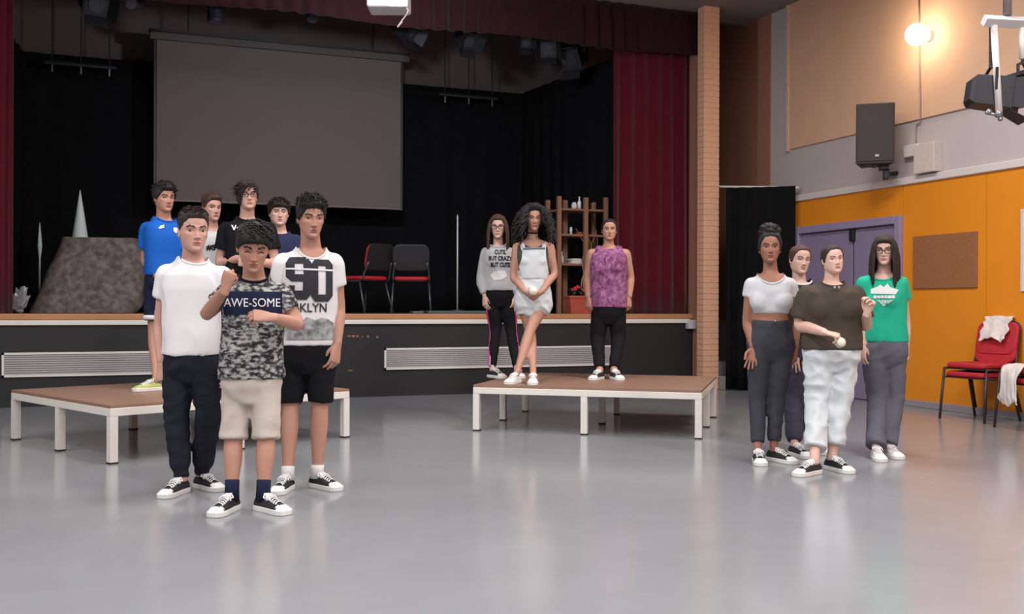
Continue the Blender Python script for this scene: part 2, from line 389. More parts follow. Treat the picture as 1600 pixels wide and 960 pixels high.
# loudspeaker
c = at(1366, 212, x=XR-.36); spk = empty('loudspeaker', (c[0], c[1], c[2]-.35), 'black wall-mounted loudspeaker on bracket above the orange panels', 'loudspeaker')
B = rotz(math.radians(-38)); so2 = np.array([c[0], c[1], c[2]-.35])
def spkpart(mb, name, m, bevel=0, smooth=False):
    g = MB().merge(mb, (B[0], np.zeros(3))); return g.obj(name, m, spk, smooth=smooth, bevel=bevel)
tilt = lambda z: -.10*(z/.66)
cab = MB().loft([[(-.2, -.16+tilt(z), z), (.2, -.16+tilt(z), z), (.14, .17+tilt(z), z), (-.14, .17+tilt(z), z)] for z in (.02, .66)])
spkpart(cab, 'cabinet', mat('speaker_cabinet', (58, 52, 50), .6, .1, 30), .012)
spkpart(MB().loft([[(-.18, -.172+tilt(z), z), (.18, -.172+tilt(z), z), (.18, -.163+tilt(z), z), (-.18, -.163+tilt(z), z)] for z in (.05, .63)]), 'grille', mat('speaker_grille', (66, 60, 58), .8, .2, 300))
spkpart(MB().box((.0, -.202, .09), (.04, -.186, .115)), 'badge', M_metal)
for xx in (-.12, .0): spkpart(MB().tube([(xx, -.1, .02), (xx, -.1, -.02)], .018), 'knob', M_dark)
br2 = MB(); br2.box((.05, -.06, -.03), (.15, .1, .02)); br2.box((.1, .0, -.12), (.16, .2, -.02))
spkpart(br2, 'bracket', M_dark, .006)
wb = MB().tube([np.array([.13, .15, -.07])@B[0].T, np.array([XR-c[0]-.001, .05, -.04])], .025); wb.obj('bracket_arm', M_dark, spk)

# globe lamp, its cable and the boxes
lp = at(1432, 54, x=XR-.2); lamp = empty('globe_lamp', lp, 'glowing warm white globe lamp high on the beige wall', 'lamp')
MB().ball((0, 0, 0), .115, nu=24, nv=16).obj('globe', mat('globe_glow', (255, 240, 215), .4, 0, emit=(1, .86, .66), estr=14), lamp, smooth=True)
MB().tube([(.1, 0, 0), (.2, 0, 0)], [.05, .07], n=16).obj('wall_mount', M_rail, lamp, smooth=True)
pl = bpy.data.lights.new('globe_light', 'POINT'); pl.energy = 15; pl.color = (1, .72, .46); pl.shadow_soft_size = .12
plo = bpy.data.objects.new('globe_light', pl); C.objects.link(plo); plo.parent = lamp; plo.location = (-.16, 0, 0)
cpts = [at(1436, 0, x=XR-.035), at(1437, 100, x=XR-.035), at(1438, 185, x=XR-.035), at(1432, 196, x=XR-.012), at(1431, 230, x=XR-.012)]
cpts[0] = cpts[0]+np.array([0, 0, .0])
cb_ = MB().tube(cpts, .008, n=6, sub=3).obj('wall_cable', mat('cable_grey', (150, 130, 118), .7), smooth=True); tag(cb_, 'thin grey cable running up wall beside globe lamp', 'cable')
def wbx(name, px0, py0, px1, py1, d, m, label, cat):
    p, q = at(px0, py0, x=XR), at(px1, py1, x=XR); loc = (XR, (p[1]+q[1])/2, (p[2]+q[2])/2)
    o = MB().box((XR-d, q[1], q[2]), (XR, p[1], p[2])).obj(name, m, off=loc, bevel=.006); o.location = loc; return tag(o, label, cat)
wbx('junction_box', 1419, 229, 1441, 243, .07, M_rail, 'small white junction box where the wall cable ends', 'box')
wbx('control_cabinet', 1441, 228, 1473, 268, .12, mat('cabinet_cream', (206, 192, 184), .5), 'cream wall cabinet beside small junction box', 'cabinet')

# ---------------------------------------------------------------- theatre lights
M_lens = mat('lamp_lens', (52, 55, 62), .25, 0)
M_housing = mat('lamp_housing', (34, 34, 38), .5, .1, 20)
def theatre_light(loc, k, yaw, pitch, label, group, zbar, ltype='fresnel'):
    T = empty('theatre_light', loc, label, 'stage light', group)
    R_ = Matrix.Rotation(yaw, 3, 'Z') @ Matrix.Rotation(pitch, 3, 'X'); R_ = np.array(R_); t0 = (R_*k, np.zeros(3))
    h = MB(); n = 14 if ltype == 'par' else 4
    if ltype == 'par':
        h.tube([(0, .2, 0), (0, .16, 0), (0, .05, 0), (0, -.2, 0)], [.05, .09, .1, .105], n=16)
    else:
        h.loft([[(-s, y, -s), (s, y, -s), (s, y, s), (-s, y, s)] for s, y in ((.08, .17), (.11, .14), (.12, -.1), (.13, -.13))])
    hd = MB().merge(h, t0).obj('housing', M_housing, T, smooth=False, bevel=.006*k)
    MB().merge(MB().tube([(0, -.131 if ltype != 'par' else -.201, 0), (0, -.14 if ltype != 'par' else -.206, 0)], .09, n=18), t0).obj('lens', M_lens, T)
    y = MB(); y.tube([(-.14, 0, 0), (-.15, 0, .16), (0, 0, .2), (.15, 0, .16), (.14, 0, 0)], .012, n=6)
    MB().merge(y, (np.array(Matrix.Rotation(yaw, 3, 'Z'))*k, np.zeros(3))).obj('yoke', M_dark, T)
    if ltype != 'par':
        for sx, sz in ((1, 0), (-1, 0), (0, 1), (0, -1)):
            if sx: q = [(sx*.13, -.13, -.11), (sx*.13, -.13, .11), (sx*.19, -.27, .13), (sx*.19, -.27, -.13)]
            else: q = [(-.11, -.13, sz*.13), (.11, -.13, sz*.13), (.13, -.27, sz*.19), (-.13, -.27, sz*.19)]
            q = np.array(q); nrm = np.cross(q[1]-q[0], q[2]-q[0]); nrm = nrm/np.linalg.norm(nrm)*.004
            MB().merge(MB().loft([q, q+nrm]), t0).obj('barn_door', M_housing, T)
    MB().tube([(0, 0, .2*k), (0, 0, zbar-.026-loc[2])], .014, n=6).obj('hook_clamp', M_dark, T)
    return T
YT = 12.5
zt_ = 4.92
bar = MB().tube([(XL+.2, YT, zt_), (6.6, YT, zt_)], .025).obj('lighting_bar', M_dark); tag(bar, 'black lighting bar running above the stage opening', 'lighting bar')
specs = [(146, 0, 1.05, 20, 35, 'fresnel', 'large black stage light at the upper left, next to red curtain'), (211, 3, .8, -20, 20, 'par', 'small black stage light, second from the left red curtain'),
 (336, 14, .9, 0, 78, 'par', 'black can stage light pointing straight down above screen left corner'), (486, 14, .8, 10, 60, 'par', 'black stage light above the middle of the screen'), (632, 42, .95, 35, 35, 'fresnel', 'black stage light below the projector, by screen right corner'),
 (727, 58, .9, 10, 40, 'fresnel', 'black stage light first right of the screen'), (820, 62, .65, -10, 40, 'fresnel', 'smallest black stage light between screen and red curtain'),
 (858, 74, .85, -30, 30, 'fresnel', 'black stage light left of the rightmost one'), (896, 86, 1.15, -50, 35, 'fresnel', 'large black stage light hanging closest to the right red curtain')]
for px, py, k, ya, pi, ty, lab in specs:
    theatre_light(tuple(at(px, py, y=YT)), k, math.radians(ya), math.radians(pi), lab, 'stage lights', zt_, ty)
# small bars by the back curtain
for px0, px1, py, lab in [(70, 182, 97, 'dark batten with hooks above left back curtain'), (686, 778, 147, 'dark batten with hooks above the black curtain right of screen')]:
    a, b = at(px0, py, y=14.4), at(px1, py, y=14.4); b[2] = a[2]
    bt = empty('batten', a, lab, 'batten'); MB().tube([a*0, b-a], .03, n=8).obj('pipe', M_dark, bt)
    for t in (.1, .5, .9):
        MB().tube([(b-a)*t+[0, 0, -.12], (b-a)*t, (b-a)*t+[0, 0, .0]], .014, n=6).obj('hook', M_metal, bt)
        MB().tube([(b-a)*t, (b-a)*t+[0, .02, 5.6-a[2]]], .008, n=6).obj('wire', M_dark, bt)

# projector at the top centre
c = at(607, 4, Z=9.6); pj = empty('projector', c, 'brightly lit white projector hanging at top centre', 'projector'); Bz = rotz(math.radians(-21))
def pjp(mb, name, m, bevel=0): return MB().merge(mb, Bz).obj(name, m, pj, bevel=bevel)
pjp(MB().box((-.19, -.14, -.08), (.2, .16, .1)), 'casing', mat('projector_white', (236, 238, 244), .4), .02)
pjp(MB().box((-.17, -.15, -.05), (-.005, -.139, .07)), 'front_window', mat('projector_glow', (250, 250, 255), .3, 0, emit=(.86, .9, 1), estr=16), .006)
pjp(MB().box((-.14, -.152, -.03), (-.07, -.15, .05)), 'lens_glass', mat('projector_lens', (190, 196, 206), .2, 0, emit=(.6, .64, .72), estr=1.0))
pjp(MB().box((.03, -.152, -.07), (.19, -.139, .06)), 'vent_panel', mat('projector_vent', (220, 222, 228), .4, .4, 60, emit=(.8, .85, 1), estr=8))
for i in range(4): pjp(MB().box((.04, -.157, -.055+.03*i), (.17, -.152, -.045+.03*i)), 'vent_fin', M_metal)
pjp(MB().tube([(0, 0, .1), (0, 0, 5.0-c[2])], .025), 'ceiling_pole', M_white)
wv = [(.17, -.1, -.06), (.2, -.12, -.12), (.14, -.1, -.2), (.1, -.1, -.26), (.14, -.06, -.2)]
pjp(MB().tube(wv, .006, n=6, sub=4), 'loose_wire', M_white)
pl = bpy.data.lights.new('projector_bloom_light', 'AREA'); pl.energy = 60; pl.color = (.8, .86, 1); pl.shape = 'RECTANGLE'; pl.size = .3; pl.size_y = .12  # added light in place of lens bloom, brightens valance and back wall
plo = bpy.data.objects.new('projector_bloom_light', pl); C.objects.link(plo); plo.parent = pj; plo.location = (.08, .2, .0); plo.rotation_euler = (math.radians(90), 0, math.radians(-8))

# hanging pipe frame with lights, top right
hp = at(1556, 60, Z=7.2); fr_ = empty('hanging_pipe_frame', hp, 'white hanging pipe frame with crossbar at upper right', 'pipe frame')
g = lambda px, py, dz=0: at(px, py, Z=7.2+dz)-hp
cross = MB(); a, b = g(1546, 33), g(1680, 40); ax = (b-a)/np.linalg.norm(b-a)
cross.tube([a-ax*.04, b], [(.045, .06)]*2, n=4, side=(0, 0, 1)); cross.obj('crossbar', mat('pipe_white', (206, 202, 204), .5, .03), fr_, bevel=.004)
MB().tube([g(1553, 40), g(1561, 176)], .024, n=12).obj('drop_pipe', M_white, fr_, smooth=True)
MB().tube([g(1597, 44), g(1597, 92)], .02, n=12).obj('short_pipe', M_white, fr_, smooth=True)
MB().tube([g(1574, 24), g(1574, -70)], .03, n=10).obj('ceiling_post', mat('post_grey', (120, 108, 106), .6), fr_, smooth=True)
cl = MB(); cl.ball(g(1560, 178), .03); cl.ball(g(1545, 175), .022); cl.ball(g(1563, 186), .018); cl.tube([g(1540, 176), g(1566, 182)], .012); cl.obj('clamp', M_metal, fr_, smooth=True)
theatre_light(tuple(at(1548, 146, Z=7.32)), .95, math.radians(60), math.radians(8), 'black floodlight clamped at foot of the white hanging pipe', 'pipe frame lights', float(at(1548, 33, Z=7.3)[2]))
theatre_light(tuple(at(1598, 140, Z=7.5)), 1.0, math.radians(30), math.radians(-8), 'black floodlight at right picture edge beside hanging pipe', 'pipe frame lights', float(at(1598, 33, Z=7.4)[2]))
# ================================================================ people
def remesh(mb, vox, iters=4, fac=.5):
    me = mb.mesh('tmp', []); o = bpy.data.objects.new('tmp', me); C.objects.link(o)
    r = o.modifiers.new('r', 'REMESH'); r.mode = 'VOXEL'; r.voxel_size = vox; r.adaptivity = 0
    if iters:
        s = o.modifiers.new('s', 'SMOOTH'); s.iterations = iters; s.factor = fac
    dg = bpy.context.evaluated_depsgraph_get(); e = o.evaluated_get(dg).to_mesh()
    n = len(e.vertices); V = np.empty(n*3); e.vertices.foreach_get('co', V); Fc = [tuple(p.vertices) for p in e.polygons]
    N = np.empty(n*3); e.vertices.foreach_get('normal', N)
    bpy.data.objects.remove(o); bpy.data.meshes.remove(me)
    out = MB(); out.add(V.reshape(-1, 3), Fc); out.N = N.reshape(-1, 3)
    return out
def wrinkle(mb, amp, freq, seed=0, stretch=(1, 1, 1), amask=None):
    """fold a cloth surface along its normals with stretched noise"""
    V = np.concatenate(mb.v); st = np.array(stretch)*freq; d = np.empty(len(V))
    for i, p in enumerate(V*st+seed*7.3):
        q = noise.noise(p); d[i] = (1-abs(q)*2.2) if True else q
    d -= d.mean(); k = amp if amask is None else amp*amask(V)
    mb.v = [V+mb.N*(d*k)[:, None]]
    return mb
sstep = lambda x, a, b: np.clip((x-a)/(b-a+1e-9), 0, 1)**2*(3-2*np.clip((x-a)/(b-a+1e-9), 0, 1))
def ga(x, c, s): return np.exp(-((x-c)/s)**2)

# ---- head -------------------------------------------------------
HZ = np.array([0, .03, .08, .15, .22, .32, .42, .5, .58, .68, .76, .84, .9, .95, .985, 1.0])
HW = np.array([.10, .165, .215, .255, .28, .305, .32, .328, .333, .333, .322, .29, .242, .175, .10, .02])
HF = np.array([.34, .385, .395, .39, .388, .385, .38, .372, .385, .385, .37, .33, .27, .19, .105, .02])
HB = np.array([.02, .10, .18, .25, .30, .36, .41, .435, .445, .445, .43, .385, .32, .225, .125, .02])
def head_rt(z, phi, p):
    """head surface (x side, y front, z up) in head heights"""
    w = np.interp(z, HZ, HW)*p.get('fw', 1); f = np.interp(z, HZ, HF); b = np.interp(z, HZ, HB)
    jw = p.get('jaw', 1); w = w*(1+(jw-1)*sstep(.45-z, 0, .3))
    s, c = np.sin(phi), np.cos(phi); e = 2/2.25
    x = w*np.sign(s)*np.abs(s)**e; y = np.where(c > 0, f, b)*np.sign(c)*np.abs(c)**e
    fr = sstep(c, .0, .5)
    ax = np.abs(x); ns = p.get('nose', 1)
    d = np.zeros_like(x)
    rid = np.interp(z, [.29, .315, .345, .40, .47, .55, .62], [0, .055, .105, .085, .045, .02, 0])*ns
    d += rid*ga(x, 0, np.interp(z, [.3, .36, .5], [.05, .048, .034]))
    d += .035*ns*ga(ax, .055, .026)*ga(z, .335, .025)
    d -= .058*ga(ax, .14, .064)*ga(z, .495, .042)
    d += .028*ga(z, .585, .03)*sstep(.27-ax, 0, .1)*sstep(ax, 0, .06)
    d += .020*ga(ax, .215, .07)*ga(z, .40, .06)
    lw = sstep(.115-ax, 0, .05); sm = p.get('smile', 0)*ax*.45
    d += lw*(.026*ga(z, .232+sm, .014)+.03*ga(z, .186+sm, .017)-.012*ga(z, .209+sm, .007))
    d -= .015*ga(z, .145, .02)*sstep(.1-ax, 0, .06)
    d += .022*ga(z, .065, .05)*sstep(.14-ax, 0, .09)
    d -= .012*ga(ax, 0, .02)*ga(z, .27, .02)
    return np.stack([x, y+d*fr, z*np.ones_like(x)], -1)
def face_cols(V, p):
    x, y, z = np.abs(V[:, 0]), V[:, 1], V[:, 2]; m = np.zeros(len(V), int); fr = y > .18
    sm = p.get('smile', 0)*x*.45
    hw = .1*(1-np.clip(np.abs(z-sm-.208)/.045, 0, 1)**2)
    m[fr & (np.abs(z-sm-.208) < .038) & (x < hw)] = 1
    bz = .592+.02*np.clip((x-.06)/.1, 0, 1)-.03*np.clip((x-.17)/.07, 0, 1); bt = p.get('brow', .020)
    m[fr & (np.abs(z-bz) < bt) & (x > .055) & (x < .225)] = 4
    if p.get('closed'):
        lz = .478-.012*((x-.14)/.06)**2*(-1 if p.get('smile') else 1)+(.006 if p.get('smile') else 0)
        m[fr & (np.abs(z-lz) < .0095) & (x > .075) & (x < .21)] = 4
    return m
def build_head(p):
    u = np.linspace(0, 2*np.pi, 112, endpoint=False); phi = u-.5*np.sin(u)
    zs = np.concatenate([np.linspace(.0, .62, 74), np.linspace(.64, .99, 18), [1.0]])
    Z, Ph = np.meshgrid(zs, phi, indexing='ij'); G = head_rt(Z, Ph, p)
    mb = MB(); rings = [G[i] for i in range(len(zs))]; mb.loft(rings)
    V = np.concatenate(mb.v); cen = np.array([V[list(q)].mean(0) for q in mb.f]); mb.m = list(face_cols(cen, p))
    # eyeballs: sclera, iris and lashes
    if not p.get('closed'):
        for sx in (-1, 1):
            y0 = float(head_rt(np.array([.5]), np.array([sx*.42]), p)[0, 1])
            e = MB().ball((0, 0, 0), (.060, .05, .036 if not p.get('squint') else .024), nu=20, nv=16)
            E = np.concatenate(e.v); ce = np.array([E[list(q)].mean(0) for q in e.f])
            gx = p.get('gaze', 0)*.02
            mm = np.where(((ce[:, 0]-gx)**2+ce[:, 2]**2 < .031**2) & (ce[:, 1] > 0), 3, 2); mm = np.where(ce[:, 2] > .011, 4, mm)
            e.m = list(mm); mb.merge(e, (np.eye(3), np.array([sx*.142, y0-.031, .497])))
    for sx in (-1, 1):
        an = math.radians(14); B_ = np.array([[1, 0, 0], [0, math.cos(an), math.sin(an)], [0, -math.sin(an), math.cos(an)]])
        e = MB().ball((0, 0, 0), (.030, .062, .115), nu=12, nv=10, B=B_)
        E = np.concatenate(e.v); E[:, 0] += -sx*0+sx*.055*np.clip(-E[:, 1]*6, -.5, 1)*.6; e.v = [E]
        mb.merge(e, (np.eye(3), np.array([sx*.335*p.get('fw', 1), -.03, .44])))
    return mb
# ---- hair -------------------------------------------------------
def hair_cap(p, front=.80, temple=.60, side=.40, back=.12, top=.10, sides=.04, fringe=0, tuft=.02, freq=9, seed=1, part=0, sweep=0, soft=.05):
    u = np.linspace(0, 2*np.pi, 110, endpoint=False); zs = np.linspace(.02, 1.0, 64)
    Z, Ph = np.meshgrid(zs, u, indexing='ij'); G = head_rt(Z, Ph, {**p, 'nose': 0})
    a = np.abs((Ph+np.pi) % (2*np.pi)-np.pi)
    line = np.interp(a, [0, .55, .95, 1.35, 1.6, 1.95, 2.4, np.pi], [front, front-.02, temple, side+.03, side, side-.08, back+.06, back])
    if sweep: line = line-sweep*sstep(-np.sin(Ph), 0, .8)*sstep(np.cos(Ph), -.3, .4)
    k = sstep(Z, line-soft, line+soft)
    thick = sides+(top-sides)*sstep(Z, .62, .9)
    thick = thick+fringe*ga(a, 0, .8)*ga(Z, front+.05, .09)
    N = G-np.array([0, -.03, .55]); N /= np.linalg.norm(N, axis=-1)[..., None]
    D = np.empty(Z.shape)
    for i in range(Z.shape[0]):
        for j in range(Z.shape[1]):
            q = G[i, j]; D[i, j] = noise.noise((q[0]*freq+seed*3.1, q[1]*freq*.8, q[2]*freq*.55+seed))+.5*noise.noise((q[0]*freq*2.6, q[1]*freq*2.6+seed, q[2]*freq*1.3))
    off = k*(thick+tuft*D*1.6)-(1-k)*.05
    return MB().loft(list(G+N*off[..., None]))
def strands(mb, roots, length, rad, seed=2, curl=0, cfreq=9, spread=.1, fall=None, n=9):
    """tapered locks that leave the scalp and fall; head units"""
    r = random.Random(seed)
    for q in roots:
        q = np.array(q, float); o = q-np.array([0, -.03, .5]); o /= np.linalg.norm(o)
        L = length*(.82+.3*r.random()); pts = [q-o*.03]; ph = r.random()*6.3; rr = []
        h = np.array([o[0], o[1]*1.0-.12, 0]); h /= np.linalg.norm(h)+1e-6
        for i in range(1, n+1):
            t = i/n; base = q+o*.05*min(1, t*3)+h*spread*math.sin(min(1, t*1.4)*math.pi/2)-np.array([0, 0, 1])*L*t**1.15
            c = curl*min(1, t*2.5); tw = cfreq*t*math.pi*2+ph
            pts.append(base+np.array([math.cos(tw), math.sin(tw), 0])*c)
        rr = [rad*(.8 if i == 0 else 1)*(1-.72*(i/n)**2) for i in range(n+1)]
        mb.tube(pts, [(a*1.4, a*.8) for a in rr], n=6, sub=3 if curl else 2)
    return mb
def tufts(mb, p, n, L, rad, seed, z0=.74, z1=.99, amax=3.1, lean=(0, .3, .3), off=.05, mess=.5):
    r = random.Random(seed)
    for i in range(n):
        a = r.uniform(-amax, amax); z = z0+(z1-z0)*math.sqrt(r.random()); g = head_rt(np.array([z]), np.array([a]), {**p, 'nose': 0})[0]
        o = g-np.array([0, -.03, .5]); o /= np.linalg.norm(o); d1 = o*.5+np.array(lean)+np.array([r.uniform(-1, 1), r.uniform(-1, 1), r.uniform(-.6, .6)])*mess; d1 /= np.linalg.norm(d1)
        l = L*r.uniform(.6, 1.15); q = g+o*off*.4; d2 = d1*.8+np.array(lean)*.5-o*.15; d2 /= np.linalg.norm(d2)
        mb.tube([q, q+d1*l*.5+o*off*.7, q+d1*l*.6+d2*l*.4+o*off*.5], [rad, rad*.85, rad*.15], n=5, sub=2)
    return mb
def scalp(a0, a1, z0, z1, n, seed, p, off=.05):
    r = random.Random(seed); out = []
    for i in range(n):
        a = a0+(a1-a0)*r.random(); z = z0+(z1-z0)*r.random()
        for s in ((1,) if a0 < 0 else (1, -1)):
            g = head_rt(np.array([z]), np.array([a*s]), {**p, 'nose': 0})[0]; g = g+off*(g-[0, -.03, .5])/np.linalg.norm(g-[0, -.03, .5]); out.append(g)
    return out
# ---- hand -------------------------------------------------------
HANDS = {}
def hand(pose):
    """wrist at origin, +x along fingers, +z back of the hand, +y thumb side; metres"""
    if pose in HANDS: return HANDS[pose]
    mcp, pip, dip, spread, thumb = {'relaxed': (18, 28, 18, 4, .35), 'flat': (4, 8, 6, 7, .6), 'fist': (72, 88, 50, 1, .1), 'hold': (46, 48, 28, 6, .5), 'pinch': (38, 58, 30, 3, .2)}[pose]
    mb = MB()
    mb.tube([(-.03, 0, 0), (0, 0, 0), (.03, .002, 0), (.065, .002, .002), (.092, 0, .002), (.098, 0, .001)], [(.027, .021), (.028, .0185), (.036, .016), (.041, .0145), (.041, .0125), (.036, .009)], n=14, side=(0, 1, 0), sub=2)
    for k, (y, x0, L, r) in enumerate([(.031, .088, .074, .0088), (.0105, .094, .082, .0092), (-.0105, .091, .076, .0088), (-.030, .082, .060, .0078)]):
        sp_ = math.radians((1.4-k)*spread); d0 = np.array([math.cos(sp_), math.sin(sp_), 0]); a = 0; p = np.array([x0-.012, y, .0015]); pts = [p-d0*.015, p]; rr = [r*1.02, r*1.05]
        for seg, an, q in ((.47, mcp*(1+.06*k), .98), (.29, pip*(1+.06*k), .93), (.24, dip, .80)):
            a += math.radians(an); dirv = d0*math.cos(a)+np.array([0, 0, -1])*math.sin(a); p = p+dirv*L*seg*1.08; pts.append(p); rr.append(r*q)
        pts.append(p+dirv*.004); rr.append(r*.45)
        mb.tube(pts, rr, n=10, sub=3)
    t = thumb; d1 = np.array([.72, .62*t+.22, -.22-.3*(1-t)]); d1 /= np.linalg.norm(d1); d2 = np.array([.9, .30*t-.15, -.2-.35*(1-t)]); d2 /= np.linalg.norm(d2)
    p0 = np.array([.012, .018, -.006]); p1 = p0+d1*.042; p2 = p1+d2*.034; p3 = p2+d2*.026
    mb.tube([p0-d1*.012, p0, p1, p2, p3, p3+d2*.004], [.014, .0165, .0125, .0108, .0088, .004], n=10, sub=3)
    HANDS[pose] = remesh(mb, .0034, 2, .4); return HANDS[pose]
# ---- shoe -------------------------------------------------------
M_rub = mat('shoe_rubber', (228, 228, 224), .5, .03, 30)
M_lace = mat('shoe_lace', (236, 236, 234), .8, .03, 60)
M_canvas = mat('shoe_canvas_black', (34, 34, 38), .85, .12, 60, .2, 200)
M_lime = mat('shoe_lime', (180, 186, 116), .7, .25, 30)
M_whcanvas = mat('shoe_canvas_white', (214, 212, 208), .8, .06, 50)
SHOES = {}
def shoe_meshes(kind):
    if kind in SHOES: return SHOES[kind]
    up = {'black': M_canvas, 'lime': M_lime, 'white': M_whcanvas}[kind]
    L = .27; xs = np.array([0, .01, .035, .08, .13, .17, .205, .235, .257, .268, .270])
    wd = np.array([.012, .026, .034, .035, .039, .046, .049, .047, .037, .020, .006])
    sl = MB(); rings = []
    X = np.concatenate([xs, xs[::-1][1:-1]]); W = np.concatenate([wd, -wd[::-1][1:-1]])
    for z, k in ((0, .97), (.004, 1.04), (.026, 1.05), (.03, 1.0)): rings.append(np.stack([.135+(X-.135)*(1+(k-1)*.4), W*k, np.full(len(X), z)], 1))
    sl.loft(rings); me_s = sl.mesh('sole', M_rub, smooth=False)
    # upper: half sections from heel to toe; high at the ankle
    hx = np.array([.004, .012, .035, .07, .10, .125, .15, .18, .222]); hh = np.array([.055, .072, .078, .072, .078, .082, .074, .062, .054]); hw_ = np.interp(hx, xs, wd)*.98
    um = MB(); rr = []; an = np.linspace(-.12*np.pi, 1.12*np.pi, 20)
    for x, h, w_ in zip(crom(hx[:, None], 3)[:, 0], crom(hh[:, None], 3)[:, 0], crom(hw_[:, None], 3)[:, 0]):
        c, s = np.cos(an), np.sin(an); nar = 1-.30*np.clip(s, 0, 1)**2
        rr.append(np.stack([np.full(20, x), w_*nar*np.sign(c)*np.abs(c)**.75, .024+(h-.024)*np.sign(s)*np.abs(s)**.8], 1))
    um.loft(rr); me_u = um.mesh('upper', up, smooth=True)
    tm = MB(); rr = []
    tx = np.linspace(.212, .266, 10)
    for x in tx:
        w_ = np.interp(x, xs, wd)*.96; h = np.interp(x, [.2, .225, .25, .266], [.058, .052, .042, .026]); c, s = np.cos(an), np.sin(an)
        rr.append(np.stack([np.full(20, x), w_*np.sign(c)*np.abs(c)**.8, .02+(h-.02)*np.sign(s)*np.abs(s)**.8], 1))
    tm.loft(rr); me_t = tm.mesh('toe_cap', M_rub if kind != 'lime' else M_lime, smooth=True)
    lm = MB()
    top = lambda x: np.interp(x, hx, hh)+.004
    for i in range(6):
        x = .105+.0165*i
        lm.tube([(x, -.024, top(x)-.014), (x+.003, -.012, top(x)), (x+.006, .012, top(x)), (x+.009, .024, top(x)-.014)], [(.0045, .002)]*4, n=6, side=(1, 0, 0), sub=2)
        lm.tube([(x, .024, top(x)-.014), (x+.003, .012, top(x)+.001), (x+.006, -.012, top(x)+.001), (x+.009, -.024, top(x)-.014)], [(.0045, .002)]*4, n=6, side=(1, 0, 0), sub=2)
    for s in (-1, 1):
        lm.tube([(.105, 0, top(.105)+.002), (.10, s*.02, top(.1)+.012), (.112, s*.036, top(.1)-.002), (.118, s*.02, top(.11)+.003), (.108, 0, top(.105)+.003)], .0034, n=6, sub=4)
        lm.tube([(.106, 0, top(.105)+.002), (.125, s*.024, top(.12)+.004), (.14, s*.036, top(.13)-.016)], .003, n=6, sub=3)
    me_l = lm.mesh('laces', M_lace, smooth=True)
    tg = MB().tube([(.15, 0, .066), (.12, 0, .084), (.095, 0, .098), (.088, 0, .102)], [(.022, .004)]*3+[(.016, .003)], n=10, side=(0, 1, 0), sub=2)
    me_g = tg.mesh('tongue', M_whcanvas if kind != 'lime' else M_lime, smooth=True)
    SHOES[kind] = (me_u, me_s, me_t, me_l, me_g); return SHOES[kind]
M_eye = mat('eye_white', (212, 204, 200), .3, 0); M_iris = mat('eye_iris', (38, 24, 18), .25, 0)
def skinmat(n, c): return mat('skin_'+n, c, .55, .05, 30, .05, 120, sss=.06, spec=.35)

def text_mesh(s, size, bold=.0, cells=.012):
    cu = bpy.data.curves.new('t', 'FONT'); cu.body = s; cu.size = size; cu.align_x = 'CENTER'; cu.align_y = 'CENTER'; cu.offset = bold; cu.resolution_u = 3
    cu.space_line = .92
    o = bpy.data.objects.new('t', cu); C.objects.link(o); dg = bpy.context.evaluated_depsgraph_get()
    me = bpy.data.meshes.new_from_object(o.evaluated_get(dg)); bpy.data.objects.remove(o)
    bm = bmesh.new(); bm.from_mesh(me); bpy.data.meshes.remove(me)
    bmesh.ops.triangulate(bm, faces=bm.faces[:]); X = [v.co.x for v in bm.verts]; Y = [v.co.y for v in bm.verts]
    for ax, lo, hi in ((0, min(X), max(X)), (1, min(Y), max(Y))):
        c = lo+cells
        while c < hi:
            bmesh.ops.bisect_plane(bm, geom=bm.verts[:]+bm.edges[:]+bm.faces[:], plane_co=(c, 0, 0) if ax == 0 else (0, c, 0), plane_no=(1, 0, 0) if ax == 0 else (0, 1, 0)); c += cells
    V = np.array([v.co[:] for v in bm.verts]); bm.verts.index_update(); Fc = [tuple(v.index for v in f.verts) for f in bm.faces]; bm.free()
    return V, Fc
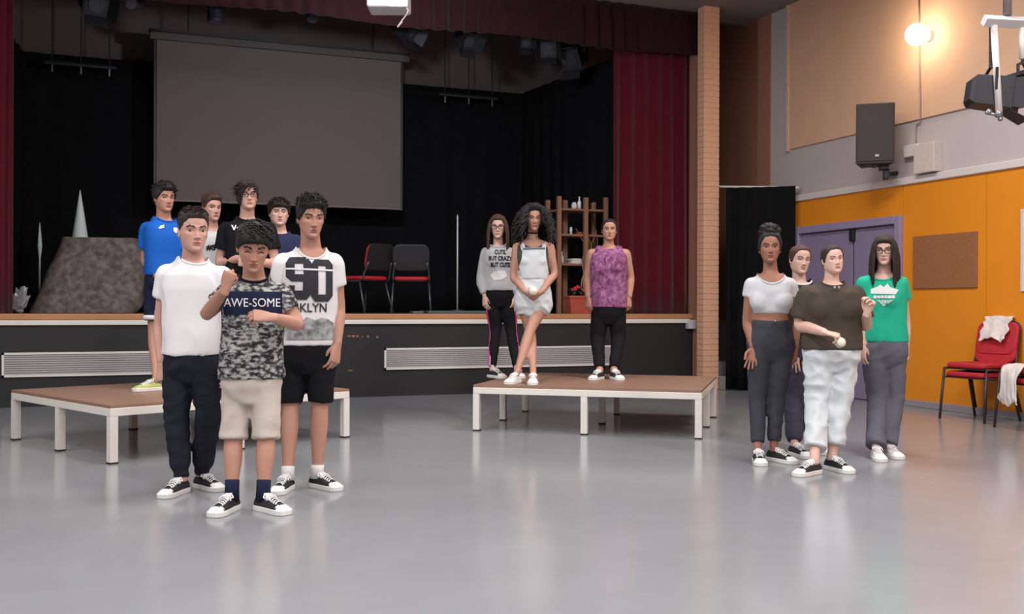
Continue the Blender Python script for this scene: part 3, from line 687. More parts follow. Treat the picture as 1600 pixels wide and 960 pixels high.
class Person:
    """one figure: joints are read from the photograph at the figure's own distance"""
    def __init__(s, label, Z, yaw, ground=0, px=800):
        s.Z = Z; a = math.radians(yaw); fh = (at(px, 480, Z=Z)-CAM)*[1, 1, 0]; fh /= np.linalg.norm(fh); rh = np.array([fh[1], -fh[0], 0])
        s.fwd = -fh*math.cos(a)+rh*math.sin(a); s.side = rh*math.cos(a)+fh*math.sin(a); s.up = np.array([0, 0, 1.]); s.ground = ground; s.tc = -fh; s.rh = rh
        s.label = label
    def p(s, x, y, d=0): return at(x, y, Z=s.Z-d)
    def start(s, loc):
        s.loc = np.array([loc[0], loc[1], s.ground]); s.root = empty('person', s.loc, s.label, 'person')
    def obj(s, mb, name, mats, parent=None, smooth=True): return mb.obj(name, mats, parent or s.root, smooth=smooth, off=s.loc)
    def build(s, d):
        s.d = d; k = d.get('k', 1.0); fem = d.get('fem', 0)
        # feet
        feet = []
        for tx, ty, ang in d['feet']:
            toe = at(tx, ty, z=s.ground+.02); a = math.radians(ang); dv = s.tc*math.cos(a)+s.rh*math.sin(a); sz = d.get('shoe_k', .96)
            heel = toe-dv*.27*sz; feet.append((heel, dv, sz))
        ctr = sum(f[0] for f in feet)/len(feet); s.start(ctr)
        J = {n: s.p(*v) for n, v in d['j'].items()}
        for i, nm in enumerate(('al', 'ar')):
            h, dv, sz = feet[i]; J[nm] = h+dv*.062*sz+np.array([0, 0, .085*sz-.02]); J[nm][2] = s.ground+.085
        J['nb'] = J['nb']+np.array([0, 0, .020*k])
        for q in ('sl', 'sr'):
            if not d.get('keep_s'): J[q][2] = J['nb'][2]-d.get('sdrop', .118)*k
        s.J = J
        # ---------------- body
        nb = J['nb']; pel = (J['hl']+J['hr'])/2
        sk = d['skin']; mats = [skinmat(*sk), mat('lips_'+sk[0], d.get('lips', tuple(int(c*f) for c, f in zip(sk[1], (.86, .70, .70)))), .45, .03), M_eye, M_iris, d['hair_mat']]
        lr = d.get('limb', 1.0)*k; B = MB()
        sh = np.linalg.norm(J['sr']-J['sl'])/2; hw = d.get('hips', .16)*k; ww = d.get('waist', .135)*k; cw = min(sh*.98, d.get('chest', .16)*k); dp = d.get('depth', 1.0)*k
        s.torso = lambda t: pel+(nb-pel)*t
        def ring(t, w_, dd, fo=0, n=28, e=2.5):
            an = np.linspace(0, 2*np.pi, n, endpoint=False); c, q = np.cos(an), np.sin(an); cc = s.torso(t)+s.fwd*fo
            return cc+np.outer(np.sign(c)*np.abs(c)**(2/e)*w_, s.side)+np.outer(np.sign(q)*np.abs(q)**(2/e)*dd, s.fwd)
        s.ring = ring
        tt = np.array([-.16, -.05, .06, .2, .38, .55, .7, .84, .93])
        tw = np.array([hw*.80, hw*.98, hw, (hw+ww)/2, ww, (ww+cw)/2, cw, cw*.96, cw*.62]); td = np.array([.08, .105, .11, .10, .09, .1, .108, .092, .07])*dp
        s.prof = (tt, tw, td)
        B.loft([ring(t, a, b, .01*math.sin(t*3)) for t, a, b in zip(tt, tw, td)])
        nr = (.050 if fem else .058)*k*d.get('neck', 1.0)
        hc = d['head']; hx, htop, hchin = hc[:3]; hyaw, hpit, hrol = [math.radians(v) for v in hc[3:6]]; hd = hc[6] if len(hc) > 6 else .03
        HH = (hchin-htop)/F*(s.Z-hd); chin = s.p(hx, hchin, hd); top = s.p(hx, htop, hd); hcen = (chin+top)/2
        # head basis
        hf = s.tc*math.cos(hyaw)+s.rh*math.sin(hyaw); hs = s.rh*math.cos(hyaw)-s.tc*math.sin(hyaw); hu = s.up.copy()
        hf, hu = hf*math.cos(hpit)-hu*math.sin(hpit), hu*math.cos(hpit)+hf*math.sin(hpit)
        hs, hu = hs*math.cos(hrol)-hu*math.sin(hrol), hu*math.cos(hrol)+hs*math.sin(hrol)
        Bh = np.stack([hs, hf, hu], 1)*HH; ho = hcen-hu*HH*.5-hf*HH*.02
        s.hT = (Bh, ho); s.HH = HH
        nk0 = nb-s.up*.05-s.fwd*.01; nk1 = ho+Bh@np.array([0, -.08, .30])
        B.tube([nk0-s.up*.04, nk0, (nk0+nk1)/2+s.fwd*.005, nk1], [nr*1.5, nr*1.22, nr, nr], n=18, side=s.side, sub=3)
        for q in ('l', 'r'):
            S_, E_, W_ = J['s'+q], J['e'+q], J['w'+q]; out = (S_-nb)
            B.tube([nb-s.up*.06+out*[.15, .15, 0], nb+out*[.45, .45, .2]-s.up*.055, S_-s.up*.004], [(.05*lr, .045*lr), (.046*lr, .044*lr), (.05*lr, .05*lr)], n=14, side=s.fwd, sub=2)
            m1 = S_*.6+E_*.4; m2 = E_*.68+W_*.32
            B.tube([S_, S_*.85+E_*.15, m1, E_, m2, W_*.92+E_*.08, W_], [.050*lr, .054*lr, .047*lr, .038*lr, .040*lr, .028*lr, .026*lr], n=14, sub=3)
            B.ball(S_, .054*lr)
            Hh, K_, A_ = J['h'+q], J['k'+q], J['a'+q]
            B.tube([Hh+s.up*.06, Hh, Hh*.6+K_*.4, K_, K_*.66+A_*.34, A_*.8+K_*.2, A_, A_-s.up*.02], [.06*lr, .074*lr, .072*lr, .053*lr, .054*lr, .036*lr, .034*lr, .034*lr], n=16, sub=3)
        body = remesh(B, .011, 5, .5)
        H = build_head(d.get('face', {})); body.merge(H, s.hT)
        # hands
        s.hands = {}
        for q, sg in (('l', 1), ('r', -1)):
            pose, dirv, dors = d.get('hand_'+q, ('relaxed', None, None)); W_, E_ = J['w'+q], J['e'+q]
            X = (W_-E_) if dirv is None else (s.side*dirv[0]+s.fwd*dirv[1]+s.up*dirv[2]); X = X/np.linalg.norm(X)
            dn = (s.side*(-sg)*.8+s.fwd*.6) if dors is None else (s.side*dors[0]+s.fwd*dors[1]+s.up*dors[2])
            Zv = dn-X*(dn@X); Zv /= np.linalg.norm(Zv); Yv = np.cross(Zv, X)*sg; hk = k*(.93 if fem else 1.0)*d.get('hand_k', 1.02)
            hm = hand(pose); T = (np.stack([X, Yv, Zv], 1)*hk, W_)
            h2 = MB().merge(hm, T)
            if sg < 0: h2.f = [f[::-1] for f in h2.f]
            body.merge(h2); s.hands[q] = T
        s.obj(body, 'body', mats)
        # hair
        if 'hair' in d:
            hb_ = d['hair'](d.get('face', {})); hb_ = MB().merge(hb_, s.hT); s.hair = s.obj(hb_, 'hair', d['hair_mat'])
        # shoes and socks
        for i, (h, dv, sz) in enumerate(feet):
            me = shoe_meshes(d.get('shoe', 'black')); o = link('shoe', me[0], s.root); o.location = h-s.loc+np.array([0, 0, s.ground-h[2]]); o.scale = (sz, sz, sz); o.rotation_euler = (0, 0, math.atan2(dv[1], dv[0]))
            for nm, m_ in zip(('sole', 'toe_cap', 'laces', 'tongue'), me[1:]): link(nm, m_, o)
            if 'sock' in d:
                A_ = J['a'+'lr'[i]]; K_ = J['k'+'lr'[i]]; dr_ = (K_-A_)/np.linalg.norm(K_-A_); hgt = d['sock'][1]
                s.obj(MB().tube([A_-s.up*.03, A_+dr_*hgt*.5, A_+dr_*hgt], [.042*lr, .0395*lr, .0405*lr], n=16), 'sock', d['sock'][0])
        s.garments = {}
        if 'bottom' in d: s.bottom(d['bottom'])
        if 'shirt' in d: s.shirt(d['shirt'])
        return s
    def zlevel(s, py): return s.p(800, py)[2]
    def tz(s, z):
        a, b = s.torso(0), s.torso(1); return (z-a[2])/(b[2]-a[2])
    def shirt(s, g):
        """g: hem pixel row, ease, sleeve fraction, sleeve radius, mat ..."""
        J = s.J; d = s.d; k = d.get('k', 1.0); lr = d.get('limb', 1.0)*k; tt, tw, td = s.prof; ez = g.get('ease', .02)
        t0 = s.tz(s.zlevel(g['hem'])); mb = MB(); rings = []; fl = g.get('flare', 0)
        ts = np.linspace(t0, .82, 12)
        W = lambda t: np.interp(t, tt, tw)+ez+fl*np.clip((.7-t)/.9, 0, 1)
        D = lambda t: np.interp(t, tt, td)+ez*.9+fl*.6*np.clip((.7-t)/.9, 0, 1)
        if g.get('straight'):
            wm = g['straight']; W0 = W; W = lambda t: np.maximum(W0(t), np.interp(t, [-.3, .5, .68, .82, .9], [wm, wm, wm, wm*.93, wm*.8]))
        if 'bust' in g: pass
        rings += [s.ring(t0+.05, W(t0)*.4, D(t0)*.4), s.ring(t0+.03, W(t0)*.74, D(t0)*.68), s.ring(t0, W(t0)*.97, D(t0)*.96), s.ring(t0+.008, W(t0)*1.0, D(t0)*1.0)]
        for t in ts[1:]: rings.append(s.ring(t, W(t), D(t), .01*math.sin(max(t, 0)*3)))
        wt = W(.82); tn = 1.02
        drop = 0; fr_ = np.clip(np.sin(np.linspace(0, 2*np.pi, 28, endpoint=False)), 0, 1)**1.5
        for t, a, dq in ((.865, .86, .3), (.905, .64, .62)):
            q = s.ring(t, wt*a, D(.82)*(1-.28*(t-.82)/.1)); q[:, 2] -= max(0, drop-.03)*dq*fr_; rings.append(q)
        nk = .072*k
        for t, a, dq in ((.945, 1.36, .8), (tn, 1.0, 1.0)):
            q = s.ring(t, nk*a, nk*.9*a, g.get('neckf', .0)); q[:, 2] -= (max(0, drop-.03)*dq+min(drop, .03)*(1 if a == 1 else .4))*fr_; rings.append(q)
        mb.loft(rings)
        if 'bust' in g:
            r, t, sep = g['bust']
            for sx in (-1, 1): mb.ball(s.torso(t)+s.side*sx*sep+s.fwd*(D(t)-r*.72), (r*1.15, r*.95, r*1.1), nu=16, nv=12)
        sl = g.get('sleeve', .5); nb = J['nb']
        for q in ('l', 'r'):
            S_, E_, W_ = J['s'+q], J['e'+q], J['w'+q]; out = S_-nb
            if sl is None:
                if g.get('strap'):
                    e2 = ez; u = g['strap']; mb.tube([nb+out*[.2, .2, 0]-s.up*.068, nb+out*[.55*u, .55*u, .3]-s.up*.055, nb+out*[u, u, u*.8]-s.up*.012], [(.052*lr+e2, .044*lr+e2*.5), (.05*lr+e2, .043*lr+e2*.5), (.05*lr+e2*.9, .044*lr+e2*.6)], n=16, side=s.fwd, sub=2)
                continue
            e2 = ez*.8
            mb.tube([nb+out*[.2, .2, 0]-s.up*.065, nb+out*[.55, .55, .3]-s.up*.052, S_], [(.05*lr+e2, .042*lr+e2*.4), (.047*lr+e2, .043*lr+e2*.4), (.05*lr+e2*.9, .05*lr+e2*.5)], n=16, side=s.fwd, sub=2)
            r0 = .054*lr+e2*.8; r1 = g.get('cuff', .062)*k
            if sl <= 1: pts = [S_, S_*(1-sl*.5)+E_*sl*.5, S_*(1-sl)+E_*sl]; rr = [r0, (r0+r1)/2, r1]
            else:
                u = sl-1; pts = [S_, S_*.5+E_*.5, E_, E_*(1-u*.5)+W_*u*.5, E_*(1-u)+W_*u]; rr = [r0, r0*.98, r0*.9, r0*.85, r1]
            pts.append(pts[-1]*.82+pts[-2]*.18); rr.append(r1*.9); mb.tube(pts, rr, n=16, sub=3, caps=True)
            mb.ball(S_, .052*lr+e2*.8)
        m = remesh(mb, g.get('vox', .0095), g.get('smooth', 5), .5)
        wrinkle(m, g.get('wr', .007), g.get('wf', 9), d.get('seed', 1), g.get('ws', (1, 1, .55)))
        # neckline: open the cloth along a smooth curve
        hwn, df, db = g.get('cut', (.080, .034, .0)); hwn, df = hwn*k, df*k; V = np.concatenate(m.v); rel = V-nb; u = rel@s.side; v = rel[:, 2]; f_ = rel@s.fwd
        vc = -.020-(np.where(f_ > -.02, df, db)*np.sqrt(np.clip(1-(u/hwn)**2, 0, 1)))+np.clip(np.abs(u)-hwn, 0, 1)*4
        near = (np.abs(v-vc) < .0065) & (np.abs(u) < hwn*1.02); V[near, 2] = nb[2]+vc[near]; m.v = [V]
        over = (v > vc+.0066) & (np.abs(u) < hwn*1.02) & (np.abs(f_) < .3)
        kp = [i for i, q in enumerate(m.f) if not any(over[j] for j in q)]
        us_ = sorted({j for i in kp for j in m.f[i]}); ix = {a: b for b, a in enumerate(us_)}
        full = BVHTree.FromPolygons([Vector(q) for q in V], m.f)
        m.f = [tuple(ix[j] for j in m.f[i]) for i in kp]; m.m = [0]*len(m.f); m.v = [V[us_]]; m.n = len(us_)
        s.sh = s.obj(m, g.get('name', 't_shirt'), g['mat'], smooth=True)
        if g.get('collar'):
            pts = []
            for a in np.linspace(math.radians(8), math.radians(172), 31):
                o_ = nb+s.side*hwn*math.cos(a)*.98-s.up*(.021+df*math.sin(a)); r_ = full.ray_cast(Vector(o_+s.fwd*.5), Vector(-s.fwd), 1)
                if r_[0] is not None: pts.append(np.array(r_[0])+s.fwd*.001)
            if len(pts) > 5: s.obj(MB().tube(pts, [(.008, .0045)]*len(pts), n=6, side=s.up), 'collar', g['collar'], s.sh)
        if g.get('label'): s.sh['label'] = g['label']
        s.bvh = BVHTree.FromPolygons([Vector(v) for v in np.concatenate(m.v)], m.f)
        return s.sh
    def bottom(s, g):
        """trousers or shorts: top pixel row, list of (fraction down the leg, radius)"""
        J = s.J; d = s.d; k = d.get('k', 1.0); tt, tw, td = s.prof; ez = g.get('ease', .014); mb = MB()
        t1 = s.tz(s.zlevel(g['top'])); ts = np.linspace(-.13, t1, 8); cr = s.ring(-.20, np.interp(-.1, tt, tw)*.5, np.interp(-.1, tt, td)*.8+ez)
        W = lambda t: np.interp(t, tt, tw)+ez; D = lambda t: np.interp(t, tt, td)+ez
        mb.loft([cr]+[s.ring(t, W(t), D(t)) for t in ts])
        for q in ('l', 'r'):
            H_, K_, A_ = J['h'+q], J['k'+q], J['a'+q]
            path = crom([H_+s.up*.04, H_, H_*.5+K_*.5, K_, K_*.5+A_*.5, A_], 6); cum = np.concatenate([[0], np.cumsum(np.linalg.norm(np.diff(path, axis=0), axis=1))]); cum = (cum-.04)/(cum[-1]-.04)
            fr = np.array([f for f, r in g['leg']]); rr = np.array([r for f, r in g['leg']])*k
            us = np.linspace(-.05, fr[-1], 22); pts = np.stack([np.interp(us, cum, path[:, i]) for i in range(3)], 1); R_ = np.interp(us, fr, rr)
            pts = np.vstack([pts, pts[-1]*1.0+(pts[-2]-pts[-1])*.15, pts[-2]]); R_ = np.concatenate([R_, [R_[-1]*.9, R_[-1]*.86]])
            mb.tube(pts, R_, n=18, side=s.side)
            if g.get('cuffroll'):
                c = pts[21]; u_ = (pts[20]-pts[21]); u_ /= np.linalg.norm(u_); mb.tube([c, c+u_*g['cuffroll']*.5, c+u_*g['cuffroll']], [R_[21]*1.03, R_[21]*1.05, R_[21]*1.02], n=18)
        m = remesh(mb, g.get('vox', .0095), 4, .5); 
        wrinkle(m, g.get('wr', .006), g.get('wf', 9), d.get('seed', 1)+5, g.get('ws', (1, 1, 1.3)))
        s.bt = s.obj(m, g.get('name', 'trousers'), g['mat'])
        if g.get('label'): s.bt['label'] = g['label']
        return s.bt
    def project(s, V2, Fc, cpx, mt, name, parent=None, lift=.004, tilt=0, bvh=None, w_=None):
        c = s.p(cpx[0], cpx[1], .12); ca, sa = math.cos(tilt), math.sin(tilt); out = []; bv = bvh or s.bvh
        sd = s.side; fd = s.fwd; ok = []
        for u, v in V2[:, :2]:
            u, v = u*ca-v*sa, u*sa+v*ca
            o = c+sd*u+s.up*v; r = bv.ray_cast(Vector(o+fd*.6), Vector(-fd), 1.6)
            out.append(np.array(r[0])+fd*lift if r[0] is not None else o*0); ok.append(r[0] is not None)
        Fk = [f for f in Fc if all(ok[i] for i in f)]
        us_ = sorted({i for f in Fk for i in f}); ix = {v: i for i, v in enumerate(us_)}
        mb = MB().add(np.array(out)[us_], [tuple(ix[i] for i in f) for f in Fk]); o = mb.obj(name, mt, parent or s.sh, smooth=False, off=s.loc)
        sm_ = o.modifiers.new('thickness', 'SOLIDIFY'); sm_.thickness = .0015; sm_.offset = 0
        return o
    def text(s, body, cpx, hpx, mt, name='print', width=None, bold=.0, tilt=0, lift=.004):
        V, Fc = text_mesh(body, 1.0, 0, .2); sc = hpx/F*s.Z/(V[:, 1].max()-V[:, 1].min())
        V, Fc = text_mesh(body, sc, bold*sc, .014)
        if width: V = V*np.array([width/F*s.Z/(V[:, 0].max()-V[:, 0].min()), 1, 1])
        V[:, 0] -= (V[:, 0].max()+V[:, 0].min())/2; V[:, 1] -= (V[:, 1].max()+V[:, 1].min())/2
        return s.project(V, Fc, cpx, mt, name, tilt=tilt, lift=lift)
    def patch(s, poly_px, mt, name='print', lift=.003, cells=.014):
        """flat printed shape: polygon in pixels, laid on the cloth"""
        polys = poly_px if isinstance(poly_px[0], list) else [poly_px]; P = np.array([q for z in polys for q in z], float); c = (P.max(0)+P.min(0))/2; V = (P-c)*[1, -1]/F*s.Z
        bm = bmesh.new()
        for z in polys: bm.faces.new([bm.verts.new((*((np.array(q)-c)*[1, -1]/F*s.Z), 0)) for q in z])
        bmesh.ops.remove_doubles(bm, verts=bm.verts[:], dist=1e-4); bmesh.ops.triangulate(bm, faces=bm.faces[:])
        for ax in (0, 1):
            q = V[:, ax].min()+cells
            while q < V[:, ax].max():
                bmesh.ops.bisect_plane(bm, geom=bm.verts[:]+bm.edges[:]+bm.faces[:], plane_co=(q, 0, 0) if ax == 0 else (0, q, 0), plane_no=(1, 0, 0) if ax == 0 else (0, 1, 0)); q += cells
        bm.verts.index_update(); W = np.array([v.co[:] for v in bm.verts]); Fc = [tuple(v.index for v in f.verts) for f in bm.faces]; bm.free()
        return s.project(W, Fc, c, mt, name, lift=lift)
    def glasses(s, mt):
        mb = MB(); p = s.d.get('face', {})
        for sx in (-1, 1):
            an = np.linspace(0, 2*np.pi, 21); pts = np.stack([sx*.15+.115*np.sign(np.cos(an))*np.abs(np.cos(an))**.7, np.full(21, .425)-.25*np.abs(np.cos(an)*.115+.15*1)**2, .49+.075*np.sign(np.sin(an))*np.abs(np.sin(an))**.8], 1)
            mb.tube(pts, .011, n=6); mb.tube([(sx*.265, .405, .51), (sx*.335*p.get('fw', 1)+sx*.01, .2, .51), (sx*.35*p.get('fw', 1), -.03, .50)], .010, n=6)
        mb.tube([(-.04, .43, .5), (0, .445, .512), (.04, .43, .5)], .010, n=6)
        return s.obj(MB().merge(mb, s.hT), 'glasses', mt)
# ================================================================ the cast
H_black = mat('hair_black', (26, 22, 22), .78, .3, 40, .4, 60, stretch=(1, 1, .3))
H_dark = mat('hair_dark_brown', (44, 32, 28), .78, .3, 40, .4, 60, stretch=(1, 1, .3))
H_brown = mat('hair_brown', (70, 48, 38), .78, .3, 40, .4, 60, stretch=(1, 1, .3))
C_white = mat('cotton_white', (228, 227, 228), .85, .02, 8, spec=.2)
C_white2 = mat('cotton_white_print', (222, 220, 219), .85, .02, 8, spec=.2)
C_navy = mat('cotton_navy', (30, 36, 60), .9, .1, 20, spec=.2)
C_char = mat('jersey_charcoal_navy', (34, 37, 46), .9, .12, 20, spec=.15)
C_blk = mat('cotton_black', (24, 24, 27), .9, .12, 20, spec=.15)
C_ink = mat('print_ink_dark', (58, 58, 62), .9, .05, 40, spec=.1)
C_inkb = mat('print_ink_black', (26, 26, 28), .9, .05, 40, spec=.1)
C_inkw = mat('print_ink_white', (222, 222, 222), .9, .05, 40, spec=.1)
C_blue = mat('sport_blue', (18, 92, 184), .75, .05, 20, spec=.25)
C_beige = mat('shorts_beige', (196, 186, 176), .9, .05, 20, spec=.15)
C_camo = pattern_mat('tee_camo', [(40, 41, 44), (112, 112, 112), (168, 166, 162)], 34, (1, 1, 1.9), pos=(.42, .60), detail=5)
C_purple = pattern_mat('top_purple', [(104, 58, 94), (140, 84, 124), (164, 112, 146)], 30, (1, 1, .8), pos=(.36, .66), detail=4, dist=.6)
C_greysw = mat('sweat_grey', (176, 176, 178), .9, .06, 60, spec=.15)
C_greytee = mat('tee_light_grey', (198, 200, 202), .85, .04, 40, spec=.15)
C_dtee = mat('tee_olive_brown', (74, 66, 58), .9, .05, 30, spec=.15)
C_green = mat('tee_green', (38, 172, 138), .85, .05, 20, spec=.2)
C_denimw = mat('denim_pale', (202, 208, 210), .85, .07, 10, .1, 120, spec=.15)
C_denimo = mat('denim_overall', (206, 212, 214), .85, .06, 14, .1, 120, spec=.15)
C_denimg = mat('denim_grey', (98, 98, 108), .88, .16, 7, .1, 120, spec=.15)
C_denimd = mat('denim_dark', (62, 64, 70), .88, .12, 9, .1, 120, spec=.15)
C_jog = mat('jogger_slate', (66, 66, 80), .9, .1, 9, spec=.15)
C_maroon = mat('top_maroon', (64, 48, 48), .9, .08, 20, spec=.15)
SK_A = ('light', (200, 156, 140)); SK_B = ('tan', (182, 136, 116)); SK_D = ('brown', (154, 108, 88)); SK_E = ('pale', (212, 174, 158))

fade = lambda seed, top=.07, fr=.80: (lambda p: tufts(hair_cap(p, front=fr, temple=.66, side=.46, back=.22, top=top, sides=.012, tuft=.02, freq=11, seed=seed, fringe=.02), p, 240, .10, .017, seed, z0=.80, lean=(0, .5, .1), off=top*.8, mess=.25))
mop = lambda seed, top=.12, fr=.74, fg=.05, tuft=.03, sides=.05, L=.15, lean=(0, .5, -.25), mess=.22: (lambda p: tufts(hair_cap(p, front=fr, temple=.58, side=.42, back=.14, top=top*.75, sides=sides, fringe=fg, tuft=tuft, freq=8, seed=seed), p, 320, L, .019, seed, z0=.66, lean=lean, off=top*.6, mess=mess))

# 1 -- white tee
P1 = Person('boy in plain white t-shirt and dark joggers standing front left', 5.9, 14, px=302).build(dict(
    k=1.0, seed=1, skin=SK_A, hair_mat=H_dark, hair=fade(1, .06), face=dict(fw=.96, brow=.021, jaw=.96), head=(302, 328, 394, 14, 3, 0, .04),
    feet=[(252, 775, -32), (346, 764, 33)], hips=.15, waist=.135, chest=.165,
    j=dict(nb=(301, 405, 0), sl=(262, 426, 0), sr=(345, 424, -.02), el=(250, 506, -.03), er=(356, 505, -.06), wl=(252, 568, .04), wr=(358, 566, .02),
           hl=(279, 566, 0), hr=(322, 566, 0), kl=(276, 655, .03), kr=(325, 655, .03)),
    hand_l=('relaxed', (.05, .1, -1), (-.75, .65, 0)),
    bottom=dict(name='trousers', top=548, mat=C_char, leg=[(0, .092), (.25, .085), (.5, .072), (.8, .064), (.9, .062), (.93, .046), (1.0, .043)], wr=.008, wf=10),
    shirt=dict(hem=557, ease=.026, straight=.170, sleeve=.46, cuff=.066, mat=C_white, collar=C_white, wr=.011, wf=6)))
# 2 -- AWE-SOME tee
P2 = Person('boy looking down in mottled grey AWE-SOME t-shirt, hands raised, frontmost', 5.38, 0, px=396).build(dict(
    k=.94, seed=2, skin=SK_B, hair_mat=H_black, hair=mop(2, .085, .70, .06, .02, lean=(.35, .4, -.2), mess=.12), face=dict(closed=1, jaw=.95), head=(396, 350, 421, 4, 24, 2, .10),
    feet=[(331, 804, -28), (450, 800, 38)], hips=.158, waist=.145, chest=.165,
    j=dict(nb=(397, 432, 0), sl=(357, 449, 0), sr=(437, 449, 0), el=(322, 492, .04), er=(466, 507, .0), wl=(352, 452, .26), wr=(424, 496, .24),
           hl=(371, 596, 0), hr=(415, 596, 0), kl=(365, 684, .02), kr=(416, 684, .02)),
    hand_l=('fist', (.28, .25, .9), (-.5, .75, -.1)), hand_r=('pinch', (-1, .25, .1), (.1, .75, .65)),
    sock=(C_navy, .075), limb=1.0,
    bottom=dict(name='shorts', top=585, mat=C_beige, leg=[(0, .09), (.2, .082), (.45, .08), (.515, .079)], cuffroll=.035, wr=.006, wf=8),
    shirt=dict(hem=594, ease=.02, straight=.166, flare=.012, sleeve=.55, cuff=.066, mat=C_camo, collar=C_inkb, wr=.006, wf=8)))
P2.patch([(352, 456), (439, 456), (439, 491), (352, 492)], C_navy, 'print_band')
P2.text('AWE-SOME', (394, 473), 13, C_inkw, 'lettering', width=84, bold=.0, lift=.007)
# 3 -- 90 tee
P3 = Person('tall boy in white 90 print t-shirt and black shorts', 6.02, 8, px=486).build(dict(
    k=1.0, seed=3, skin=SK_B, hair_mat=H_black, hair=mop(3, .11, .77, .04, .03, L=.13, lean=(.1, .25, .2), mess=.5), face=dict(jaw=.95, fw=.94, squint=1, nose=1.15), head=(486, 309, 371, 14, 10, 0, .06),
    feet=[(429, 770, -20), (531, 763, 40)], hips=.15, waist=.135, chest=.165,
    j=dict(nb=(486, 387, 0), sl=(444, 397, 0), sr=(522, 397, 0), el=(428, 475, -.03), er=(530, 482, -.04), wl=(441, 542, .03), wr=(527, 541, .05),
           hl=(460, 551, 0), hr=(504, 551, 0), kl=(454, 632, .02), kr=(500, 632, .02)),
    hand_r=('relaxed', (-.22, .15, -1), (.55, .8, 0)), hand_l=('relaxed', (.1, .1, -1), (-.7, .7, 0)),
    sock=(C_white2, .05), limb=.98,
    bottom=dict(name='shorts', top=534, mat=C_blk, leg=[(0, .09), (.2, .082), (.42, .078)], wr=.006, wf=8),
    shirt=dict(hem=541, ease=.022, straight=.166, sleeve=.50, cuff=.066, mat=C_white2, cut=(.086, .072, 0), collar=C_white2, wr=.006, wf=7)))
rc_ = lambda x0, y0, x1, y1: [(x0, y0), (x1, y0), (x1, y1), (x0, y1)]
P3.patch([[(448, 412), (454, 402.5), (479, 402.5), (485, 411), (485, 412.5), (448, 412.5)], rc_(448, 412.5, 460, 429), rc_(473, 412.5, 485, 429), [(448, 429), (460, 429), (473, 429), (485, 429), (485, 440), (472, 440), (455, 440), (448, 433)],
          rc_(472, 440, 485, 454), [(448, 454), (460, 454), (472, 454), (485, 454), (485, 458), (478, 468), (454, 468), (448, 458)], rc_(448, 446, 460, 454)], C_ink, 'numeral_nine', lift=.005)
P3.patch([[(487, 415), (493, 406), (515, 406), (521, 414), (521, 416), (510, 416), (498, 416), (487, 416)], rc_(487, 416, 498, 460), rc_(510, 416, 521, 460), [(487, 460), (498, 460), (510, 460), (521, 460), (521, 462), (514, 471), (493, 471), (487, 462)]], C_ink, 'numeral_zero', lift=.005)
P3.text('BKLYN', (485, 481), 13, C_ink, 'lettering', width=50, bold=.012, lift=.005)
P3.patch([(449, 419), (520, 421), (520, 423.5), (449, 421.5)], C_inkw, 'print_line', lift=.0085)
P3.patch([(449, 506), (461, 499), (470, 503), (480, 496), (492, 501), (503, 497), (513, 500), (522, 505), (522, 531), (449, 531)], pattern_mat('print_photo_grey', [(96, 96, 98), (176, 176, 176)], 26, pos=(.3, .7)), 'skyline_print', lift=.004)

# 4 -- blue football shirt, on the left platform
GP = .4006
P4 = Person('boy in bright blue football shirt and navy shorts on left platform', 8.2, 22, GP, px=257).build(dict(
    k=.97, seed=4, skin=SK_B, hair_mat=H_black, hair=mop(4, .11, .76, .05, .04, L=.13, lean=(.1, .35, .1), mess=.6), face=dict(fw=.95), head=(257, 287.5, 331, 24, 4, 0, .03),
    feet=[(208, 609, -58), (291, 605, 30)], shoe='lime', hips=.15, waist=.14, chest=.165,
    j=dict(nb=(256, 341, 0), sl=(231, 358, 0), sr=(285, 358, -.06), el=(227, 408, -.02), er=(292, 412, 0), wl=(250, 436, .18), wr=(268, 442, .2),
           hl=(244, 440, 0), hr=(276, 440, 0), kl=(241, 515, .02), kr=(272, 515, .02)),
    hand_l=('relaxed', (.7, .3, -.6), (-.3, .9, 0)), hand_r=('relaxed', (-.7, .3, -.6), (.3, .9, 0)), limb=.98,
    bottom=dict(name='shorts', top=428, mat=C_navy, leg=[(0, .095), (.2, .09), (.38, .088)], wr=.006),
    shirt=dict(name='football_shirt', hem=433, ease=.024, straight=.172, sleeve=.62, cuff=.072, collar=C_blue, mat=C_blue, wr=.006, wf=7)))
for q in 'lr':
    H_, K_ = P4.J['h'+q], P4.J['k'+q]; A_ = P4.J['a'+q]; L_ = np.linalg.norm(K_-H_)+np.linalg.norm(A_-K_); e_ = H_+(K_-H_)*(.375*L_/np.linalg.norm(K_-H_)); u_ = (H_-K_)/np.linalg.norm(H_-K_)
    P4.obj(MB().tube([e_, e_+u_*.035], [.0885, .0885], n=20), 'white_trim', C_white, P4.bt)
P4.patch([(246, 357), (250, 353), (257, 351), (254, 354), (256, 355), (249, 358)], C_inkw, 'logo')
P4.patch([(277, 355), (283, 355), (283, 361), (280, 364), (277, 361)], C_inkw, 'crest')
